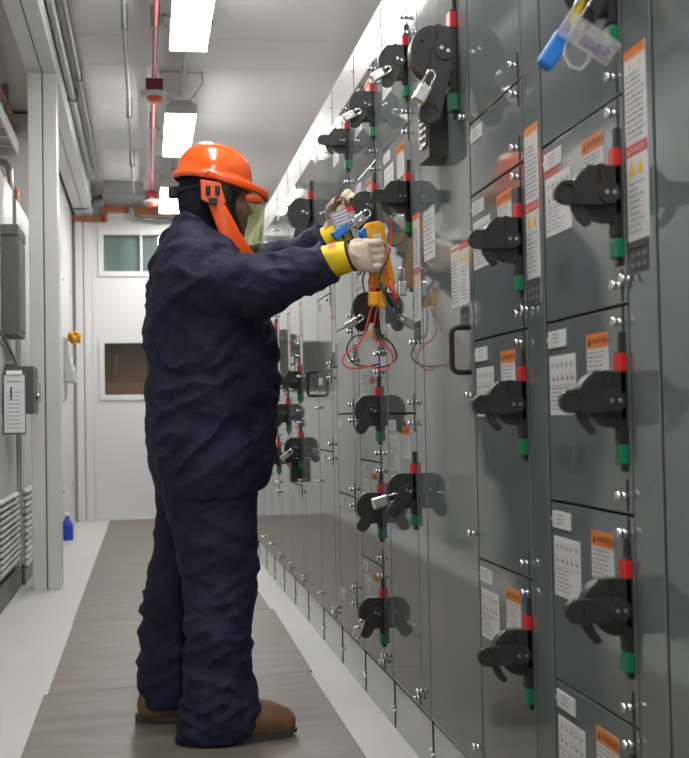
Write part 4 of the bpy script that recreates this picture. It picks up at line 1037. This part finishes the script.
# boots
def boot(x0, x1, yc, ang, name):
    F = Field((x0 - 0.03, yc - 0.09, 0.012), (x1 + 0.03, yc + 0.09, 0.20), 0.006); L = x1 - x0
    F.cone((x0 + 0.055, yc, 0.060), (x0 + 0.075, yc, 0.16), 0.048, 0.05, 0.03)
    F.cone((x0 + 0.06, yc, 0.055), (x1 - 0.10, yc, 0.058), 0.044, 0.048, 0.03); F.ell((x1 - 0.080, yc, 0.052), (0.080, 0.054, 0.054), 0.03)
    F.cone((x0 + 0.10, yc, 0.11), (x1 - 0.12, yc, 0.075), 0.05, 0.044, 0.04)
    F.cut(lambda X, Y, Z: 0.022 - Z); F.wrinkle(lambda X, Y, Z: 0.006*(vnoise(X*30, Y*30, Z*30, 31) - 0.5))
    me = F.mesh('boot', ['boot'], 1)
    b = MB(); out = []
    for i in range(40):
        t = 2*PI*i/40; c_, s_ = math.cos(t), math.sin(t)
        out.append(((x0 + x1)/2 + (L/2 + 0.004)*(abs(c_)**0.75)*(1 if c_ > 0 else -1), yc + (0.055 if c_ > -0.2 else 0.048)*(abs(s_)**0.7)*(1 if s_ > 0 else -1)))
    b.prism(out, lambda u, v, d: (u, v, d + (0.012*max(0, (u - (x1 - 0.08))/0.08)**2 if d < 0.015 else 0)), 0.0075, 0.030, 0, 0.003)
    sm = b.mesh('boot_sole', ['sole'])
    Rm = Matrix.Translation((x0 + 0.06, yc, 0)) @ Matrix.Rotation(ang, 4, 'Z') @ Matrix.Translation((-x0 - 0.06, -yc, 0))
    me.transform(Rm); sm.transform(Rm)
    bt = wchild('boot', me); wchild('boot_sole', sm, bt)
boot(-0.672, -0.318, 3.825, math.radians(8), 'near'); boot(-0.820, -0.485, 4.150, math.radians(-6), 'far')

# ------------------------------------------------------------------ meter and test leads
mt = thing('multimeter', 'yellow handheld multimeter held upright at the open switch', 'multimeter', (-0.058, 3.692, 1.499), rot=(0, math.radians(-9), 0))
b = MB(); out = [(-0.036, -0.100), (0.030, -0.102), (0.036, -0.09), (0.030, 0.06), (0.028, 0.098), (0.016, 0.106), (-0.022, 0.104), (-0.034, 0.090), (-0.037, 0.0)]
b.prism(out, xz, -0.022, 0.022, 0, 0.006); b.build('meter_case', ['meter'], mt)
MB().cyl((-0.036, 0.0, 0.074), (-0.029, -0.0225, 0.074), 0.016, 20).build('selector_dial', ['blue'], mt)
MB().box(-0.012, 0.016, -0.0232, -0.0215, 0.036, 0.066, 0).box(-0.008, 0.010, -0.0237, -0.0231, 0.044, 0.047, 1).box(-0.008, 0.006, -0.0237, -0.0231, 0.053, 0.056, 1).build('sticker', ['white', 'ink'], mt)
b = MB()
for x in (-0.020, 0.0, 0.02): b.cyl((x, -0.010, -0.100), (x, -0.010, -0.114), 0.0065, 10)
b.build('input_jack', ['blacksoft'], mt)
cl = thing('meter_clip', 'small yellow lead clip hanging just under the multimeter', 'clip', (-0.082, 3.605, 1.358))
MB().box(-0.026, 0.004, -0.015, 0.013, -0.022, 0.020, 0, 0.005).box(0.004, 0.026, -0.006, 0.014, -0.028, 0.024, 0, 0.005).build('clip_body', ['meter'], cl)
MB().box(-0.020, -0.006, -0.008, 0.006, 0.020, 0.034, 0, 0.002).build('clip_jaw', ['red'], cl)
def spline(pts, n=6):
    P = [Vector(p) for p in pts]; P = [2*P[0] - P[1]] + P + [2*P[-1] - P[-2]]; out = []
    for i in range(1, len(P)-2):
        for k in range(n):
            t = k/n; a, b_, c_, d_ = P[i-1:i+3]
            out.append(0.5*((2*b_) + (c_ - a)*t + (2*a - 5*b_ + 4*c_ - d_)*t*t + (3*b_ - a - 3*c_ + d_)*t**3))
    return out + [P[-2]]
def lead(label, pts, m, y, probe=None, r=0.0026, name='test_lead'):
    q = [(p[0], y + (p[2] if len(p) > 2 else 0), p[1]) for p in pts]
    root = thing(name, label, 'test lead', q[0], 'test leads of the multimeter'); o = Vector(q[0])
    MB().tube([p - o for p in spline(q)], r, 8).build('lead_wire', [m], root)
    if probe:
        a, b_ = Vector((probe[0][0], y + probe[0][2], probe[0][1])) - o, Vector((probe[1][0], y + probe[1][2], probe[1][1])) - o
        dd = (b_ - a).normalized()
        bb = MB(); bb.cyl(a, a + dd*0.012, 0.003, 10, 0, 0.006).cyl(a + dd*0.012, b_, 0.006, 12, 0, 0.0055).cyl(b_ - dd*0.018, b_ - dd*0.014, 0.009, 12)
        pr = bb.build('probe', [m], root)
        MB().cyl(b_, b_ + dd*0.016, 0.0016, 8).build('probe_tip', ['chrome'], pr)
    return root
lead('red test lead curving over the face of the multimeter to a red probe', [(-0.058, 1.593), (-0.044, 1.588), (-0.040, 1.566), (-0.043, 1.523), (-0.056, 1.479), (-0.060, 1.444), (-0.052, 1.415)], 'leadred', 3.570, ((-0.054, 1.420, 0), (-0.026, 1.343, 0)), 0.0030)
lead('black test lead slanting across the multimeter to a black probe', [(-0.044, 1.505), (-0.058, 1.466), (-0.074, 1.444), (-0.081, 1.409)], 'leadblack', 3.566, ((-0.080, 1.405, 0), (-0.040, 1.330, 0.01)), 0.0026)
lead('short red lead from the gloved fingers down to the yellow clip', [(-0.090, 1.478), (-0.096, 1.437), (-0.099, 1.390), (-0.096, 1.372)], 'leadred', 3.625)
lead('short black lead from the gloved fingers past the yellow clip', [(-0.095, 1.474), (-0.118, 1.428), (-0.117, 1.393), (-0.104, 1.350), (-0.098, 1.30)], 'leadblack', 3.63)
RL = [(-0.1, 1.332), (-0.111, 1.293), (-0.122, 1.258), (-0.14, 1.223), (-0.162, 1.206), (-0.18, 1.193), (-0.192, 1.171), (-0.177, 1.152), (-0.141, 1.15), (-0.11, 1.154), (-0.084, 1.145), (-0.066, 1.141), (-0.048, 1.154), (-0.038, 1.174), (-0.043, 1.2), (-0.06, 1.218), (-0.082, 1.231), (-0.096, 1.258), (-0.09, 1.297), (-0.082, 1.332)]
lead('red lead sagging in a wide loop below the yellow clip', RL, 'leadred', 3.600)
BL = [(-0.095, 1.325), (-0.118, 1.257), (-0.149, 1.246), (-0.167, 1.229), (-0.175, 1.203), (-0.164, 1.176), (-0.144, 1.159), (-0.111, 1.155), (-0.076, 1.152), (-0.044, 1.16), (-0.023, 1.181), (-0.03, 1.21), (-0.047, 1.232), (-0.069, 1.248), (-0.075, 1.29), (-0.075, 1.325)]
lead('black lead sagging in a wide loop behind the red one', BL, 'leadblack', 3.614)

# ------------------------------------------------------------------ camera, world, view
f_px, pitch, yaw, roll = 1220.0, 0.03211463, 0.16180185, -0.01927299
fw = Vector((math.sin(yaw)*math.cos(pitch), math.cos(yaw)*math.cos(pitch), math.sin(pitch)))
rt = Vector((math.cos(yaw), -math.sin(yaw), 0)); up = rt.cross(fw)
r2 = rt*math.cos(roll) + up*math.sin(roll); u2 = -rt*math.sin(roll) + up*math.cos(roll)
cam = bpy.data.cameras.new('camera'); co = bpy.data.objects.new('camera', cam); COL.objects.link(co)
mw = Matrix((r2, u2, -fw)).transposed().to_4x4(); mw.translation = Vector((-0.774, 0, 1.0)); co.matrix_world = mw
cam.sensor_fit = 'HORIZONTAL'; cam.sensor_width = 36.0; cam.lens = 36.0 * f_px / 689.0
cam.clip_start = 0.05; cam.clip_end = 60
cam.dof.use_dof = True; cam.dof.focus_distance = 3.9; cam.dof.aperture_fstop = 8.0
SC.camera = co
w = bpy.data.worlds.new('world'); SC.world = w; w.use_nodes = True
w.node_tree.nodes['Background'].inputs['Color'].default_value = (0.6, 0.62, 0.65, 1); w.node_tree.nodes['Background'].inputs['Strength'].default_value = 0.3
SC.view_settings.view_transform = 'Standard'; SC.view_settings.look = 'None'; SC.view_settings.gamma = 1.0
SC.view_settings.use_curve_mapping = False; SC.view_settings.exposure = 0.0
